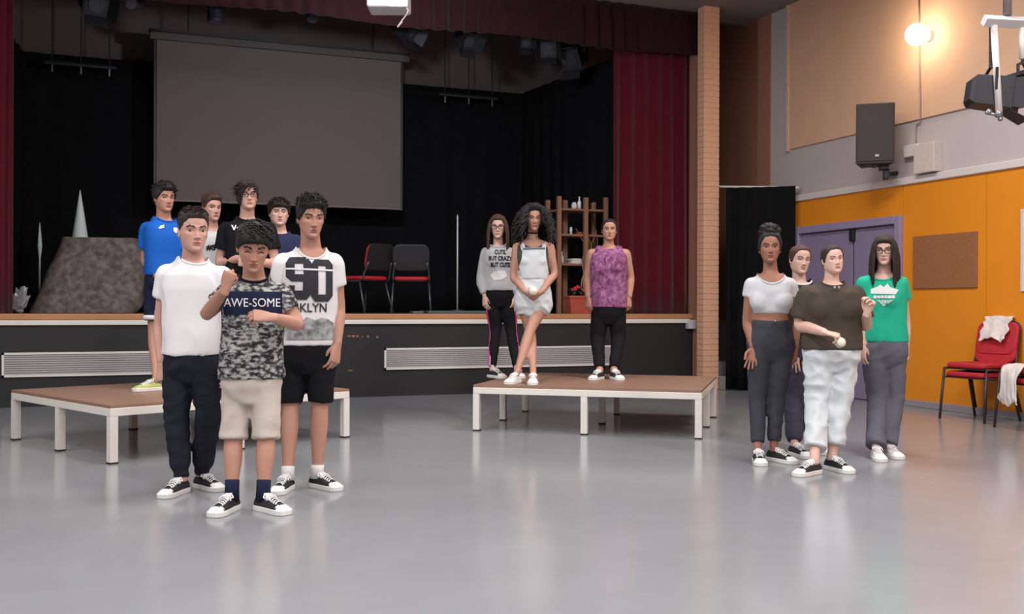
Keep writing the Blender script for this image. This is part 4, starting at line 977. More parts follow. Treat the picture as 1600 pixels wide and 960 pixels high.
# 5 -- hash-tag shirt, half hidden
P5 = Person('boy with short swept hair in pale grey shirt, behind white-tee boy', 8.75, 20, GP, px=331).build(dict(
    k=.96, seed=5, skin=SK_A, hair_mat=H_brown, hair=lambda p: tufts(hair_cap(p, front=.80, temple=.66, side=.46, back=.22, top=.10, sides=.012, tuft=.03, freq=11, seed=5, fringe=.05), p, 220, .13, .018, 5, z0=.80, lean=(.4, .1, .15), off=.07, mess=.2), face=dict(fw=.95), head=(331, 305, 346, 26, 2, 0, .02),
    feet=[(306, 598, -15), (352, 597, 20)], shoe='white', hips=.15, waist=.14, chest=.155,
    j=dict(nb=(331, 357, 0), sl=(307, 372, 0), sr=(353, 372, -.03), el=(301, 420, 0), er=(358, 420, 0), wl=(306, 462, .05), wr=(354, 462, .05),
           hl=(317, 452, 0), hr=(345, 452, 0), kl=(315, 520, .02), kr=(347, 520, .02)),
    bottom=dict(name='trousers', top=440, mat=C_denimd, leg=[(0, .09), (.5, .068), (.97, .055)]),
    shirt=dict(hem=446, ease=.02, straight=.16, sleeve=.5, cuff=.062, mat=mat('tee_pale_grey', (204, 208, 206), .85, .03, 20), wr=.006)))
P5.text('#S', (329, 387), 8.5, C_inkb, 'lettering', width=14, bold=.04)
# 6 -- glasses, black tee
P6 = Person('boy with glasses and side-swept hair in black t-shirt, centre back', 8.35, 8, GP, px=387).build(dict(
    k=1.0, seed=6, skin=SK_A, hair_mat=H_dark, hair=lambda p: tufts(hair_cap(p, front=.80, temple=.60, side=.40, back=.10, top=.08, sides=.06, fringe=.04, tuft=.03, freq=7, seed=6, sweep=.30), p, 300, .2, .019, 6, z0=.6, lean=(-.55, .2, -.45), off=.05, mess=.12), face=dict(fw=.96), head=(387, 284.5, 329, 8, -3, -3, .03),
    feet=[(358, 607, -15), (404, 606, 20)], hips=.155, waist=.145, chest=.175,
    j=dict(nb=(386, 340, 0), sl=(354, 358, 0), sr=(419, 358, 0), el=(343, 412, .0), er=(430, 412, 0), wl=(383, 402, .2), wr=(392, 410, .22),
           hl=(372, 442, 0), hr=(402, 442, 0), kl=(368, 520, .02), kr=(404, 520, .02)),
    hand_l=('fist', (1, .1, -.05), (-.1, 1, 0)), hand_r=('fist', (-1, .1, .05), (.1, 1, 0)),
    bottom=dict(name='trousers', top=432, mat=C_char, leg=[(0, .092), (.5, .07), (.97, .056)]),
    shirt=dict(hem=440, ease=.022, straight=.18, sleeve=.60, cuff=.072, collar=C_blk, mat=C_blk, wr=.006, wf=7)))
P6.glasses(mat('glasses_frame', (22, 20, 22), .4))
P6.patch([(361, 352), (363, 352), (365, 357), (367, 352), (368.5, 352), (366, 360), (364, 360)], C_inkw, 'logo')
P6.patch([(369, 356), (373, 354), (372, 363)], C_inkw, 'logo_wedge')
# 7 -- navy tee, right of glasses boy
P7 = Person('boy with fringe in navy t-shirt, behind the 90 print boy', 9.0, 4, GP, px=436).build(dict(
    k=.93, seed=7, skin=SK_E, hair_mat=H_dark, hair=mop(7, .10, .70, .06, .03, .06), face=dict(fw=1.04, jaw=1.05), head=(436, 312, 353, 6, 2, 0, .03),
    feet=[(420, 598, -15), (460, 597, 18)], hips=.15, waist=.14, chest=.155,
    j=dict(nb=(438, 361, 0), sl=(415, 374, 0), sr=(462, 374, 0), el=(410, 420, 0), er=(468, 420, 0), wl=(416, 462, .04), wr=(464, 462, .04),
           hl=(425, 452, 0), hr=(452, 452, 0), kl=(423, 522, .02), kr=(455, 522, .02)),
    bottom=dict(name='trousers', top=440, mat=C_char, leg=[(0, .09), (.5, .068), (.97, .055)]),
    shirt=dict(hem=446, ease=.02, straight=.158, sleeve=.5, cuff=.062, mat=mat('tee_navy', (36, 42, 78), .9, .06, 20), wr=.006)))

# ---------------------------------------------------------------- the girls on the centre platform
def long_hair(length, rad=.034, seed=3, front=.80, n=46, spread=.06, a0=.95, curl=0, cf=3, z0=.45, z1=.86, top=.07, sides=.07, fringe=.02):
    def f(p):
        m = hair_cap(p, front=front, temple=.62, side=.34, back=.05, top=top, sides=sides, tuft=.015, freq=9, seed=seed, fringe=fringe)
        return strands(m, scalp(a0, 3.0, z0, z1, n, seed, p), length, rad, seed=seed, curl=curl, cfreq=cf, spread=spread)
    return f
def curly_hair(p):
    m = hair_cap(p, front=.84, temple=.70, side=.30, back=.05, top=.16, sides=.16, tuft=.07, freq=6, seed=9, fringe=.02)
    strands(m, scalp(.75, 3.05, .45, .97, 95, 9, p, .12), 1.05, .036, seed=9, curl=.055, cfreq=3.2, spread=.40, n=14)
    return strands(m, scalp(.75, 3.05, .5, .97, 60, 10, p, .12), .75, .036, seed=10, curl=.06, cfreq=3, spread=.26, n=12)
# 8 -- grey sweatshirt
P8 = Person('girl with glasses in grey printed sweatshirt and black leggings, back of centre platform', 9.9, 0, GP, px=778).build(dict(
    k=.94, fem=1, seed=8, skin=SK_E, hair_mat=H_brown, hair=long_hair(1.15, .032, 8, spread=.07, n=40), face=dict(fw=.92, jaw=.9, nose=.9), head=(778, 337, 373, -2, 3, 0, .03),
    feet=[(788, 589, 35), (815, 589, 12)], hips=.15, waist=.12, chest=.14, limb=.88,
    j=dict(nb=(778, 382, 0), sl=(760, 394, 0), sr=(797, 394, 0), el=(752, 432, 0), er=(806, 432, 0), wl=(757, 464, .06), wr=(804, 464, .04),
           hl=(769, 464, 0), hr=(793, 464, 0), kl=(774, 518, .02), kr=(799, 518, .02)),
    hand_l=('relaxed', (.1, .2, -1), (-.7, .7, 0)),
    bottom=dict(name='leggings', top=448, mat=C_blk, leg=[(0, .086), (.25, .078), (.5, .057), (.7, .055), (.97, .04)], wr=.003),
    shirt=dict(name='sweatshirt', hem=455, ease=.028, straight=.158, sleeve=1.86, cuff=.04, collar=C_greysw, mat=C_greysw, wr=.009, wf=8, bust=(.06, .62, .06))))
P8.glasses(mat('glasses_frame', (22, 20, 22), .4))
for i, ln in enumerate(['CUTE.', 'BUT CRAZY', 'BUT CUTE']): P8.text(ln, (782, 394+10*i), 6.5, C_inkb, 'lettering', width=[18, 36, 30][i], bold=.03)
P8.patch([(766, 430), (772, 425), (782, 423), (790, 424), (792, 432), (784, 437), (772, 438)], C_inkw, 'print')
for q, sg in (('l', -1), ('r', 1)):                       # side stripes down the leggings
    H_, K_, A_ = (P8.J[a+q] for a in 'hka'); pth = crom([H_+P8.up*.05, H_*.5+K_*.5, K_, K_*.5+A_*.5, A_+P8.up*.03], 5); rr = np.interp(np.linspace(0, 1, len(pth)), [0, .25, .5, .7, 1], [.092, .077, .058, .055, .042])*.94
    for off, m_, nm in ((0, mat('stripe_pink', (206, 60, 130), .8), 'pink_stripe'), (.012, C_inkw, 'white_stripe')):
        pts = [p+P8.side*sg*(r*.86)+P8.fwd*(r*.5+.004)-P8.side*sg*off+P8.fwd*off*.5 for p, r in zip(pth, rr)]
        P8.obj(MB().tube(pts, [(.009 if off == 0 else .004, .005)]*len(pts), n=6, side=P8.side), nm, m_, P8.bt)
# 9 -- denim overalls
P9 = Person('girl with big dark curly hair in pale denim dungaree shorts, legs crossed', 9.25, 6, GP, px=834).build(dict(
    k=.98, fem=1, seed=9, skin=SK_B, hair_mat=H_black, hair=curly_hair, face=dict(fw=.9, jaw=.9, nose=.95), head=(834, 322.5, 361, 8, 4, 0, .04),
    feet=[(792, 598, -24), (832, 599, -2)], hips=.165, waist=.125, chest=.15, limb=.92, shoe='white',
    j=dict(nb=(832, 371, 0), sl=(808, 385, 0), sr=(859, 383, 0), el=(802, 433, .0), er=(866, 428, 0), wl=(822, 458, .2), wr=(845, 458, .2),
           hl=(848, 474, 0), hr=(819, 474, 0), kl=(828, 517, .13), kr=(829, 520, .0)),
    hand_l=('hold', (.75, .1, -.55), (-.45, .5, -.7)), hand_r=('hold', (-.75, .1, -.55), (.45, .5, -.7)),
    bottom=dict(name='shorts', top=424, ease=.018, mat=C_denimo, leg=[(0, .088), (.05, .09), (.115, .094)], cuffroll=.03, wr=.006, label='pale denim shorts of the dungarees'),
    shirt=dict(name='tank_top', hem=438, ease=.006, sleeve=None, cut=(.11, .10, .05), mat=mat('tank_charcoal', (70, 72, 74), .9), wr=.002, bust=(.058, .62, .062))))
b_ = P9.patch([(817, 388), (852, 387), (853, 404), (858, 425), (860, 437), (806, 437), (810, 425), (816, 404)], C_denimo, 'dungaree_bib', lift=.012); b_.parent = P9.root; b_.modifiers[0].thickness = .01
P9.patch([(817, 388), (852, 387), (852, 389.5), (817, 390.5)], mat('bib_edge', (96, 100, 104), .9), 'bib_edge', lift=.02)
for x0, x1 in ((818, 815), (850, 852)):
    b_ = P9.patch([(x0-3, 391), (x0+3, 391), (x1+3, 371), (x1-3, 371)], C_denimo, 'strap', lift=.013); b_.parent = P9.root; b_.modifiers[0].thickness = .008
P9.obj(MB().tube([P9.J['nb']+P9.side*.056*math.cos(a)+P9.fwd*(.006+.056*math.sin(a))+P9.up*(.022-.008*math.sin(a)) for a in np.linspace(0, 2*np.pi, 25)], .005, n=6), 'choker', C_inkb)
# 10 -- purple sleeveless top
P10 = Person('girl in purple patterned sleeveless top and black trousers on centre platform', 9.65, 0, GP, px=952).build(dict(
    k=.93, fem=1, seed=10, skin=SK_B, hair_mat=H_black, hair=lambda p: hair_cap(p, front=.84, temple=.68, side=.36, back=.10, top=.035, sides=.03, tuft=.006, freq=9, seed=10), face=dict(fw=1.0, jaw=1.02), head=(952, 343, 376, 4, 0, 0, .03),
    feet=[(924, 592, -22), (971, 592, 20)], hips=.165, waist=.158, chest=.168, limb=1.12, depth=1.1,
    j=dict(nb=(951, 383, 0), sl=(925, 396, 0), sr=(977, 396, 0), el=(918, 433, -.03), er=(985, 433, -.03), wl=(919, 466, .03), wr=(983, 466, .03),
           hl=(938, 486, 0), hr=(964, 486, 0), kl=(934, 530, .02), kr=(966, 530, .02)),
    hand_l=('relaxed', (.05, .1, -1), (-.6, .8, 0)), hand_r=('relaxed', (-.05, .1, -1), (.6, .8, 0)),
    bottom=dict(name='trousers', top=470, mat=C_blk, leg=[(0, .095), (.3, .084), (.55, .068), (.97, .055)], wr=.004),
    shirt=dict(name='sleeveless_top', hem=481, ease=.026, straight=.175, sleeve=None, strap=.80, cut=(.086, .046, 0), mat=C_purple, wr=.005, wf=8, bust=(.07, .62, .07))))
# ---------------------------------------------------------------- the four girls at right
bun = lambda seed, fr=.84: (lambda p: hair_cap(p, front=fr, temple=.68, side=.38, back=.10, top=.035, sides=.03, tuft=.008, freq=10, seed=seed).ball((0, -.44, .72), (.17, .15, .16)))
def afro_bun(p):
    m = hair_cap(p, front=.84, temple=.66, side=.36, back=.08, top=.06, sides=.05, tuft=.02, freq=9, seed=11)
    b = MB().ball((0, -.08, 1.05), (.33, .32, .25), nu=40, nv=26); V = np.concatenate(b.v)
    b.v = [np.array([v+(v-[0, -.08, 1.05])*.35*noise.noise(v*11) for v in V])]; return m.merge(b)
# 11 -- crop top
P11 = Person('girl with hair puff in pale grey crop top and dark high-waist jeans', 7.15, 6, px=1203).build(dict(
    k=.97, fem=1, seed=11, skin=SK_D, hair_mat=H_black, hair=afro_bun, face=dict(fw=.96, jaw=.92, nose=.95), head=(1203, 363, 412, 4, -2, 0, .03),
    feet=[(1190, 725, 8), (1244, 722, 48)], hips=.162, waist=.118, chest=.15, limb=.92,
    j=dict(nb=(1204, 424, 0), sl=(1174, 444, 0), sr=(1234, 444, -.02), el=(1167, 503, -.02), er=(1243, 503, -.05), wl=(1177, 545, .05), wr=(1243, 545, .0),
           hl=(1189, 540, 0), hr=(1220, 540, 0), kl=(1184, 622, .02), kr=(1213, 622, .02)),
    hand_l=('flat', (-.15, .2, -1), (.25, -.9, -.1)), hand_r=('relaxed', (-.12, .1, -1), (.8, .5, 0)),
    bottom=dict(name='jeans', top=499, mat=C_denimd, leg=[(0, .098), (.25, .086), (.5, .066), (.75, .056), (.93, .048)], wr=.005),
    shirt=dict(name='crop_top', hem=490, ease=.010, sleeve=.34, cuff=.056, cut=(.108, .092, .02), collar=C_greytee, mat=C_greytee, wr=.004, wf=9, bust=(.082, .58, .066))))
P11.obj(MB().ball(at(1211.5, 502, Z=7.15-.128), .010), 'button', M_metal, P11.bt)
# 12 -- smiling girl behind
P12 = Person('smiling girl with tied-back hair, eyes closed, behind the crop-top girl', 7.55, 18, px=1250).build(dict(
    k=.97, fem=1, seed=12, skin=SK_E, hair_mat=H_brown, hair=bun(12), face=dict(smile=1, closed=1, fw=.98), head=(1250, 384, 428, 24, 4, 4, .03),
    feet=[(1264, 714, 30), (1294, 708, 35)], hips=.16, waist=.135, chest=.15, limb=.92,
    j=dict(nb=(1249, 438, 0), sl=(1226, 452, 0), sr=(1276, 452, -.03), el=(1232, 510, .03), er=(1284, 505, 0), wl=(1243, 550, .08), wr=(1282, 545, .05),
           hl=(1240, 552, 0), hr=(1268, 552, 0), kl=(1240, 625, .02), kr=(1270, 625, .02)),
    hand_l=('flat', (-.1, .1, -1), (-.7, .7, 0)),
    bottom=dict(name='trousers', top=530, mat=C_jog, leg=[(0, .095), (.3, .085), (.6, .07), (.9, .066), (.97, .052)], wr=.008),
    shirt=dict(hem=540, ease=.018, straight=.155, sleeve=.5, cuff=.062, collar=C_white, mat=C_maroon, wr=.006)))
# 13 -- olive-brown tee
P13 = Person('girl in dark olive t-shirt and pale jeans with a white ball in hand', 6.78, 12, px=1301).build(dict(
    k=.95, fem=1, seed=13, skin=SK_E, hair_mat=H_dark, hair=bun(13), face=dict(fw=1.02, jaw=1.04, brow=.018), lips=(150, 70, 70), head=(1301, 384, 428, 24, -2, -4, .03),
    feet=[(1243, 741, -34), (1332, 737, 40)], hips=.185, waist=.18, chest=.185, limb=1.06, depth=1.25,
    j=dict(nb=(1299, 440, 0), sl=(1262, 460, 0), sr=(1336, 462, -.03), el=(1249, 508, -.02), er=(1352, 510, -.03), wl=(1290, 520, .26), wr=(1355, 489, .2),
           hl=(1279, 556, 0), hr=(1318, 556, 0), kl=(1277, 632, .03), kr=(1313, 632, .03)),
    hand_l=('hold', (.9, .35, -.25), (-.1, .25, .95)), hand_r=('hold', (.25, .3, .9), (.8, -.5, .1)),
    bottom=dict(name='jeans', top=538, mat=C_denimw, leg=[(0, .108), (.25, .098), (.5, .082), (.7, .074), (.88, .078)], wr=.012, wf=9),
    shirt=dict(hem=545, ease=.026, straight=.196, flare=.0, sleeve=.78, cuff=.08, cut=(.084, .036, 0), collar=C_dtee, mat=C_dtee, wr=.007, wf=7, bust=(.09, .60, .08))))
for dx in (0, 7): P13.obj(MB().ball(at(1304+dx, 450, Z=6.78-.150), .011), 'necklace_bead', M_metal)
# 14 -- green tee
def green_hair(p):
    return long_hair(1.75, .04, 14, front=.76, n=60, spread=.08, a0=.72, z0=.5, z1=.88, fringe=.03)(p)
P14 = Person('girl with glasses and long dark hair in green printed t-shirt and grey jeans', 7.45, -4, px=1382).build(dict(
    k=.96, fem=1, seed=14, skin=SK_E, hair_mat=H_dark, hair=green_hair, face=dict(fw=.95, jaw=.95), head=(1382, 369, 414, -4, 4, 0, .04),
    feet=[(1378, 719, 12), (1408, 715, 28)], shoe='white', hips=.165, waist=.145, chest=.155, limb=.95,
    j=dict(nb=(1381, 424, 0), sl=(1350, 442, 0), sr=(1407, 446, 0), el=(1343, 500, -.03), er=(1415, 503, -.03), wl=(1348, 542, .04), wr=(1416, 543, .04),
           hl=(1366, 548, 0), hr=(1396, 548, 0), kl=(1370, 625, .02), kr=(1398, 625, .02)),
    hand_l=('relaxed', (-.05, .1, -1), (-.6, .8, 0)), hand_r=('relaxed', (-.1, .15, -1), (.7, .7, 0)),
    bottom=dict(name='jeans', top=526, mat=C_denimg, leg=[(0, .1), (.25, .088), (.5, .072), (.75, .07), (1.0, .076)], wr=.007),
    shirt=dict(hem=533, ease=.018, straight=.16, sleeve=.42, cuff=.066, cut=(.108, .072, .02), collar=C_green, mat=C_green, wr=.007, wf=8, bust=(.068, .6, .066))))
P14.glasses(mat('glasses_frame', (22, 20, 22), .4))
P14.patch([(1362, 452), (1370, 449), (1376, 445), (1381, 449), (1386, 443), (1390, 449), (1402, 453), (1398, 460), (1362, 459)], C_inkw, 'print')
for i in range(6): P14.patch([(1365+5.8*i, 462), (1369.5+5.8*i, 462), (1369+5.8*i, 466.5), (1364.5+5.8*i, 466)], C_inkw, 'print_bar')
P14.patch([(1370, 469), (1396, 469), (1381, 479)], pattern_mat('print_speckle', [(26, 158, 124), (222, 222, 222)], 90, pos=(.4, .55)), 'print_wedge')
# the balls they hold
M_ball = mat('ball_white', (232, 222, 204), .5, .04, 20)
def held_ball(P, T, off, r, label):
    c = T[1]+T[0]@np.array(off); o = MB().ball((0, 0, 0), r, nu=20, nv=14).obj('ball', M_ball, smooth=True); o.location = c
    m = MB().tube([(r*1.004*math.cos(a), r*1.004*math.sin(a)*.5, r*1.004*math.sin(a)*.866) for a in np.linspace(0, 2*np.pi, 33)], .002, n=5).obj('seam', C_ink, o)
    return tag(o, label, 'ball', 'small white balls')
held_ball(P13, P13.hands['l'], (.115, .0, -.045), .034, 'small white ball held low in the olive-tee girl hand')
c9 = (P9.hands['l'][1]+P9.hands['r'][1])/2
o = MB().ball((0, 0, 0), .045, nu=20, nv=14).obj('ball', M_ball, smooth=True); o.location = at(833, 455, Z=9.25-.26); tag(o, 'cream white ball in the clasped hands of the dungaree girl', 'ball', 'small white balls')
MB().tube([(.0452*math.cos(a), .0452*math.sin(a)*.5, .0452*math.sin(a)*.866) for a in np.linspace(0, 2*np.pi, 33)], .002, n=5).obj('seam', C_ink, o)
# ================================================================ props
M_shelf = mat('shelf_wood', (132, 92, 68), .6, .15, 8, stretch=(8, 8, 1))
YH = 12.1
sA, sB = at(873, 480, y=YH), at(946, 480, y=YH); xA, xB = sA[0], sB[0]; zT = at(910, 306, y=YH)[2]
shf = empty('open_shelf', ((xA+xB)/2, YH+.2, ZF), 'tall open wooden shelf rack on stage left of red curtain', 'shelf'); of_ = ((xA+xB)/2, YH+.2, ZF)
xm = at(914, 400, y=YH)[0]; t_ = .028
for x, y in ((xA, YH), (xm, YH-.02), (xB, YH), (xA, YH+.38), (xB, YH+.38), (xm-.12, YH+.38)):
    MB().box((x-t_, y-t_, ZF), (x+t_, y+t_, zT+rnd.uniform(-.04, .05))).obj('post', M_shelf, shf, off=of_, bevel=.004)
SZ = [at(900, py, y=YH)[2] for py in (412, 366, 326)]
for z in SZ: MB().box((xA+t_, YH-.01, z-.03), (xB-t_, YH+.40, z)).obj('shelf_board', M_shelf, shf, off=of_, bevel=.004)
M_glass = mat('bottle_pale', (206, 214, 212), .15, .05, 20); M_paper = mat('paper_white', (204, 202, 196), .8, .06, 30)
def bottle(px, z, h, m, label, cat='bottle', yy=YH+.1, prof=((0, .03), (.55, .032), (.7, .014), (.95, .012), (1, .016))):
    c = at(px, 400, y=yy); o = MB().tube([(0, 0, h*a) for a, r in prof], [r*h/.2 for a, r in prof], n=14, sub=2).obj('bottle' if cat == 'bottle' else cat, m, smooth=True); o.location = (c[0], yy, z)
    return tag(o, label, cat)
bottle(878, SZ[0], .16, M_glass, 'small pale bottle on the lowest shelf board')
bottle(892, SZ[1], .10, M_glass, 'tiny shiny figurine on the middle shelf board', 'figurine', prof=((0, .05), (.1, .05), (.2, .02), (.5, .045), (.75, .03), (.9, .04), (1, .01)))
bottle(905, SZ[2], .17, M_glass, 'slim pale bottle on top shelf board beside the middle post')
bottle(897, SZ[2], .09, M_paper, 'short white jar on the top shelf board, left of slim bottle', 'jar', prof=((0, .08), (.7, .085), (.8, .06), (1, .06)))
bottle(926, SZ[2], .10, mat('figurine_tan', (150, 124, 100), .6), 'tan figurine on the top shelf board right of the middle post', 'figurine', prof=((0, .07), (.15, .07), (.3, .03), (.6, .06), (.8, .03), (.92, .045), (1, .02)))
c = at(908, 361, y=YH+.1); bx_ = MB(); bx_.box((-.06, -.05, 0), (.06, .05, .035)); o = bx_.obj('small_box', mat('box_red', (150, 60, 50), .6), bevel=.004); o.location = (c[0], YH+.1, SZ[1]); tag(o, 'little red box on the middle shelf board', 'box')
for i, (px, w_, h_) in enumerate([(897, .16, .022), (898, .15, .02), (896, .14, .025)]):
    c = at(px, 410, y=YH+.12); b = MB().box((-w_/2, -.09, 0), (w_/2, .09, h_)); o = b.obj('book', M_paper, bevel=.003); o.location = (c[0], YH+.12, SZ[0]+[0, .022, .042][i]); o.rotation_euler = (0, 0, [.05, -.08, .12][i])
    tag(o, ['pale book at the bottom of the pile on the shelf', 'pale book in the middle of the pile on the shelf', 'pale book on top of the pile on the shelf'][i], 'book', 'books on the lowest shelf')
# terracotta planter with flowers
pc = at(905, 488, y=11.94); pw = .17; pl_ = empty('flower_planter', (pc[0], 11.94, ZF), 'terracotta box planter with red flowers at foot of shelf', 'planter')
MB().loft([[(-w1, -d1, z), (w1, -d1, z), (w1, d1, z), (-w1, d1, z)] for w1, d1, z in ((.15, .08, 0), (.175, .095, .2), (.185, .105, .2), (.185, .105, .235), (.165, .085, .235), (.16, .08, .19))]).obj('pot', mat('terracotta', (168, 78, 58), .8, .08, 20), pl_, bevel=.004)
lf = MB().add([(0, 0, 0), (.02, .03, .012), (0, .075, .004), (-.02, .03, .012), (0, .035, 0)], [(0, 1, 4), (1, 2, 4), (2, 3, 4), (3, 0, 4)]); lfm = lf.mesh('leaf', mat('leaf_green', (52, 70, 44), .6, .15, 20))
fl = MB()
for i in range(6):
    a = i*math.pi/3; fl.ball((.016*math.cos(a), .016*math.sin(a), 0), (.014, .014, .007), nu=8, nv=5)
fl.ball((0, 0, .004), .009, nu=8, nv=5); flm = fl.mesh('flower', mat('petal_red', (196, 40, 56), .6, .1, 20), smooth=True)
r = random.Random(4)
for i in range(46):
    o = link('leaf', lfm, pl_); o.location = (r.uniform(-.15, .15), r.uniform(-.07, .07), .22+r.uniform(0, .10)); o.rotation_euler = (r.uniform(-.2, .9), 0, r.uniform(0, 6.3)); k_ = r.uniform(.7, 1.2); o.scale = (k_,)*3
for i in range(9):
    o = link('flower', flm, pl_); o.location = (r.uniform(-.15, .15), r.uniform(-.10, .03), .27+r.uniform(0, .09)); o.rotation_euler = (r.uniform(.3, 1.2), r.uniform(-.3, .3), 0)
# dry branches leaning on the rack
db = empty('dry_branch', (pc[0]+.16, 12.02, ZF), 'bundle of dry tan branches leaning behind the planter', 'branches')
for i in range(5):
    x0 = r.uniform(-.06, .06); p_ = [(x0, 0, 0)]
    for j in range(1, 6): p_.append((x0+.05*j*(r.random()-.35), .02*j, .22*j+.03*r.random()))
    MB().tube(p_, [.011-.0016*j for j in range(6)], n=6, sub=3).obj('twig', mat('twig_tan', (150, 120, 84), .8, .1, 30), db, smooth=True)
# mic-stand like pole on a low teal board
bd = empty('stage_board', tuple(at(716, 489, y=12.1)[:2])+(ZF,), 'low teal board lying on the stage beside black chairs', 'board')
MB().box((-.45, -.2, 0), (.5, .25, .035)).obj('board_top', mat('teal_paint', (76, 92, 96), .5, .08, 6), bd, bevel=.006)
MB().box((-.62, -.1, 0), (-.48, .05, .03)).obj('wedge', mat('wedge_grey', (96, 98, 98), .6), bd, bevel=.006)
pc = at(714.5, 480, y=12.15); zt2 = at(714, 337, y=12.15)[2]; pole = empty('thin_pole', (pc[0], 12.15, ZF+.036), 'thin pale upright pole on the teal board', 'pole')
MB().tube([(0, 0, .012), (0, 0, zt2-ZF-.04)], .010, n=10).obj('shaft', mat('pole_pale', (178, 184, 176), .4), pole, smooth=True)
MB().tube([(0, 0, 0), (0, 0, .012)], [.09, .085], n=20).obj('base_plate', M_dark, pole)
MB().tube([(0, 0, zt2-ZF-.04), (0, 0, zt2-ZF-.02)], [.013, .006], n=10).obj('tip', M_metal, pole)
# boulder prop, pale solid spikes standing in for light through curtain gaps
bA, bB = at(45, 487, y=12.7), at(222, 487, y=12.7); tA, tB = at(97, 372, y=12.9), at(220, 369, y=12.9)
w_ = bB[0]-bA[0]; rp = MB(); rings = []
for u in np.linspace(0, 1, 12):
    z = (tA[2]-ZF)*u; l = bA[0]+(tA[0]-bA[0])*u**.9; rr_ = bB[0]+.02-(.10*max(0, .12-u)/.12)-.06*max(0, u-.85)/.15; y0 = 12.45+.25*u; n = 44; an = np.linspace(0, 2*np.pi, n, endpoint=False)
    cx, hx = (l+rr_)/2, (rr_-l)/2; c_, s_ = np.cos(an), np.sin(an)
    q = np.stack([cx+hx*np.sign(c_)*np.abs(c_)**.35, y0+.35+.35*np.sign(s_)*np.abs(s_)**.35, np.full(n, ZF+z)], 1)
    rings.append(np.array([v+np.array([noise.noise(v*3)*.03, noise.noise(v*3+7)*.03, noise.noise(v*4+3)*.02*u]) for v in q]))
rp.loft(rings); pr = rp.obj('rock_prop', pattern_mat('rock_cloth', [(78, 68, 62), (104, 94, 86), (128, 118, 110)], 14, pos=(.3, .7), detail=6), smooth=True, off=((bA[0]+bB[0])/2, 12.8, ZF)); pr.location = ((bA[0]+bB[0])/2, 12.8, ZF); tag(pr, 'grey-brown mottled stage rock with sloping left side', 'stage prop')
pr.modifiers.new('edge', 'EDGE_SPLIT').split_angle = math.radians(50)
M_spike = mat('lit_gap_pale', (214, 226, 220), .7, .04, 10)
a, b = at(125, 297, y=13.6), at(125, 375, y=13.6)
o = MB().tube([(0, 0, ZF-b[2]), (0, 0, 0), (0, 0, (a[2]-b[2])*.5), (0, 0, a[2]-b[2])], [.135, .098, .052, .004], n=14).obj('lit_gap_spike', M_spike, smooth=True, off=(0, 0, ZF-b[2])); o.location = (b[0], 13.6, ZF); tag(o, 'tall pale spike standing in for light through curtain gap, behind stage rock', 'stage prop')
a, b = at(62, 348, y=14.0), at(62, 404, y=14.0); sx_ = (at(66, 380, y=14)[0]-at(58, 380, y=14)[0])/2
o = MB().tube([(0, 0, ZF-b[2]), (0, 0, 0), (0, 0, (a[2]-b[2])*.35), (0, 0, a[2]-b[2])], [.012, .012, sx_, .004], n=12).obj('lit_gap_spike', M_spike, smooth=True, off=(0, 0, ZF-b[2])); o.location = (b[0], 14.0, ZF); tag(o, 'small pale spearhead standing in for lit curtain gap, beside left red curtain', 'stage prop')
# crumpled plastic
g0 = MB().ball((0, 0, .1), (.09, .07, .13), nu=16, nv=11); V = np.concatenate(g0.v); V = np.array([v*(1+.5*noise.noise(v*22)) for v in V]); V[:, 2] -= V[:, 2].min(); g0.v = [V]
o = g0.obj('plastic_bag', mat('clear_plastic', (150, 150, 152), .12, .3, 30)); o.location = tuple(at(29, 487, y=12.15)[:2])+(ZF,); tag(o, 'crumpled shiny plastic bag at foot of left red curtain', 'bag')

# ---------------------------------------------------------------- chairs
M_cred = mat('chair_red', (176, 30, 42), .7, .08, 30, .1, 120); M_cleg = mat('chair_leg_dark', (52, 40, 42), .4, .05, 20); M_cgrey = mat('chair_leg_grey', (82, 86, 88), .35, .05, 20, metal=.5)
def rr_panel(w_, h_, th, r_, n=5):
    """rounded slab in the xz plane centred at origin, thickness along y"""
    pts = []
    for cx, cz, a0 in ((w_/2-r_, h_/2-r_, 0), (-w_/2+r_, h_/2-r_, 90), (-w_/2+r_, -h_/2+r_, 180), (w_/2-r_, -h_/2+r_, 270)):
        for i in range(n+1): a = math.radians(a0+90*i/n); pts.append((cx+r_*math.cos(a), cz+r_*math.sin(a)))
    P = np.array(pts); mb = MB(); mk_ = lambda k, y: np.stack([P[:, 0]*k, np.full(len(P), y)+.12*(P[:, 0]**2), P[:, 1]*k], 1)
    return mb.loft([mk_(.94, -th/2), mk_(1, -th*.2), mk_(1, th*.2), mk_(.94, th/2)])
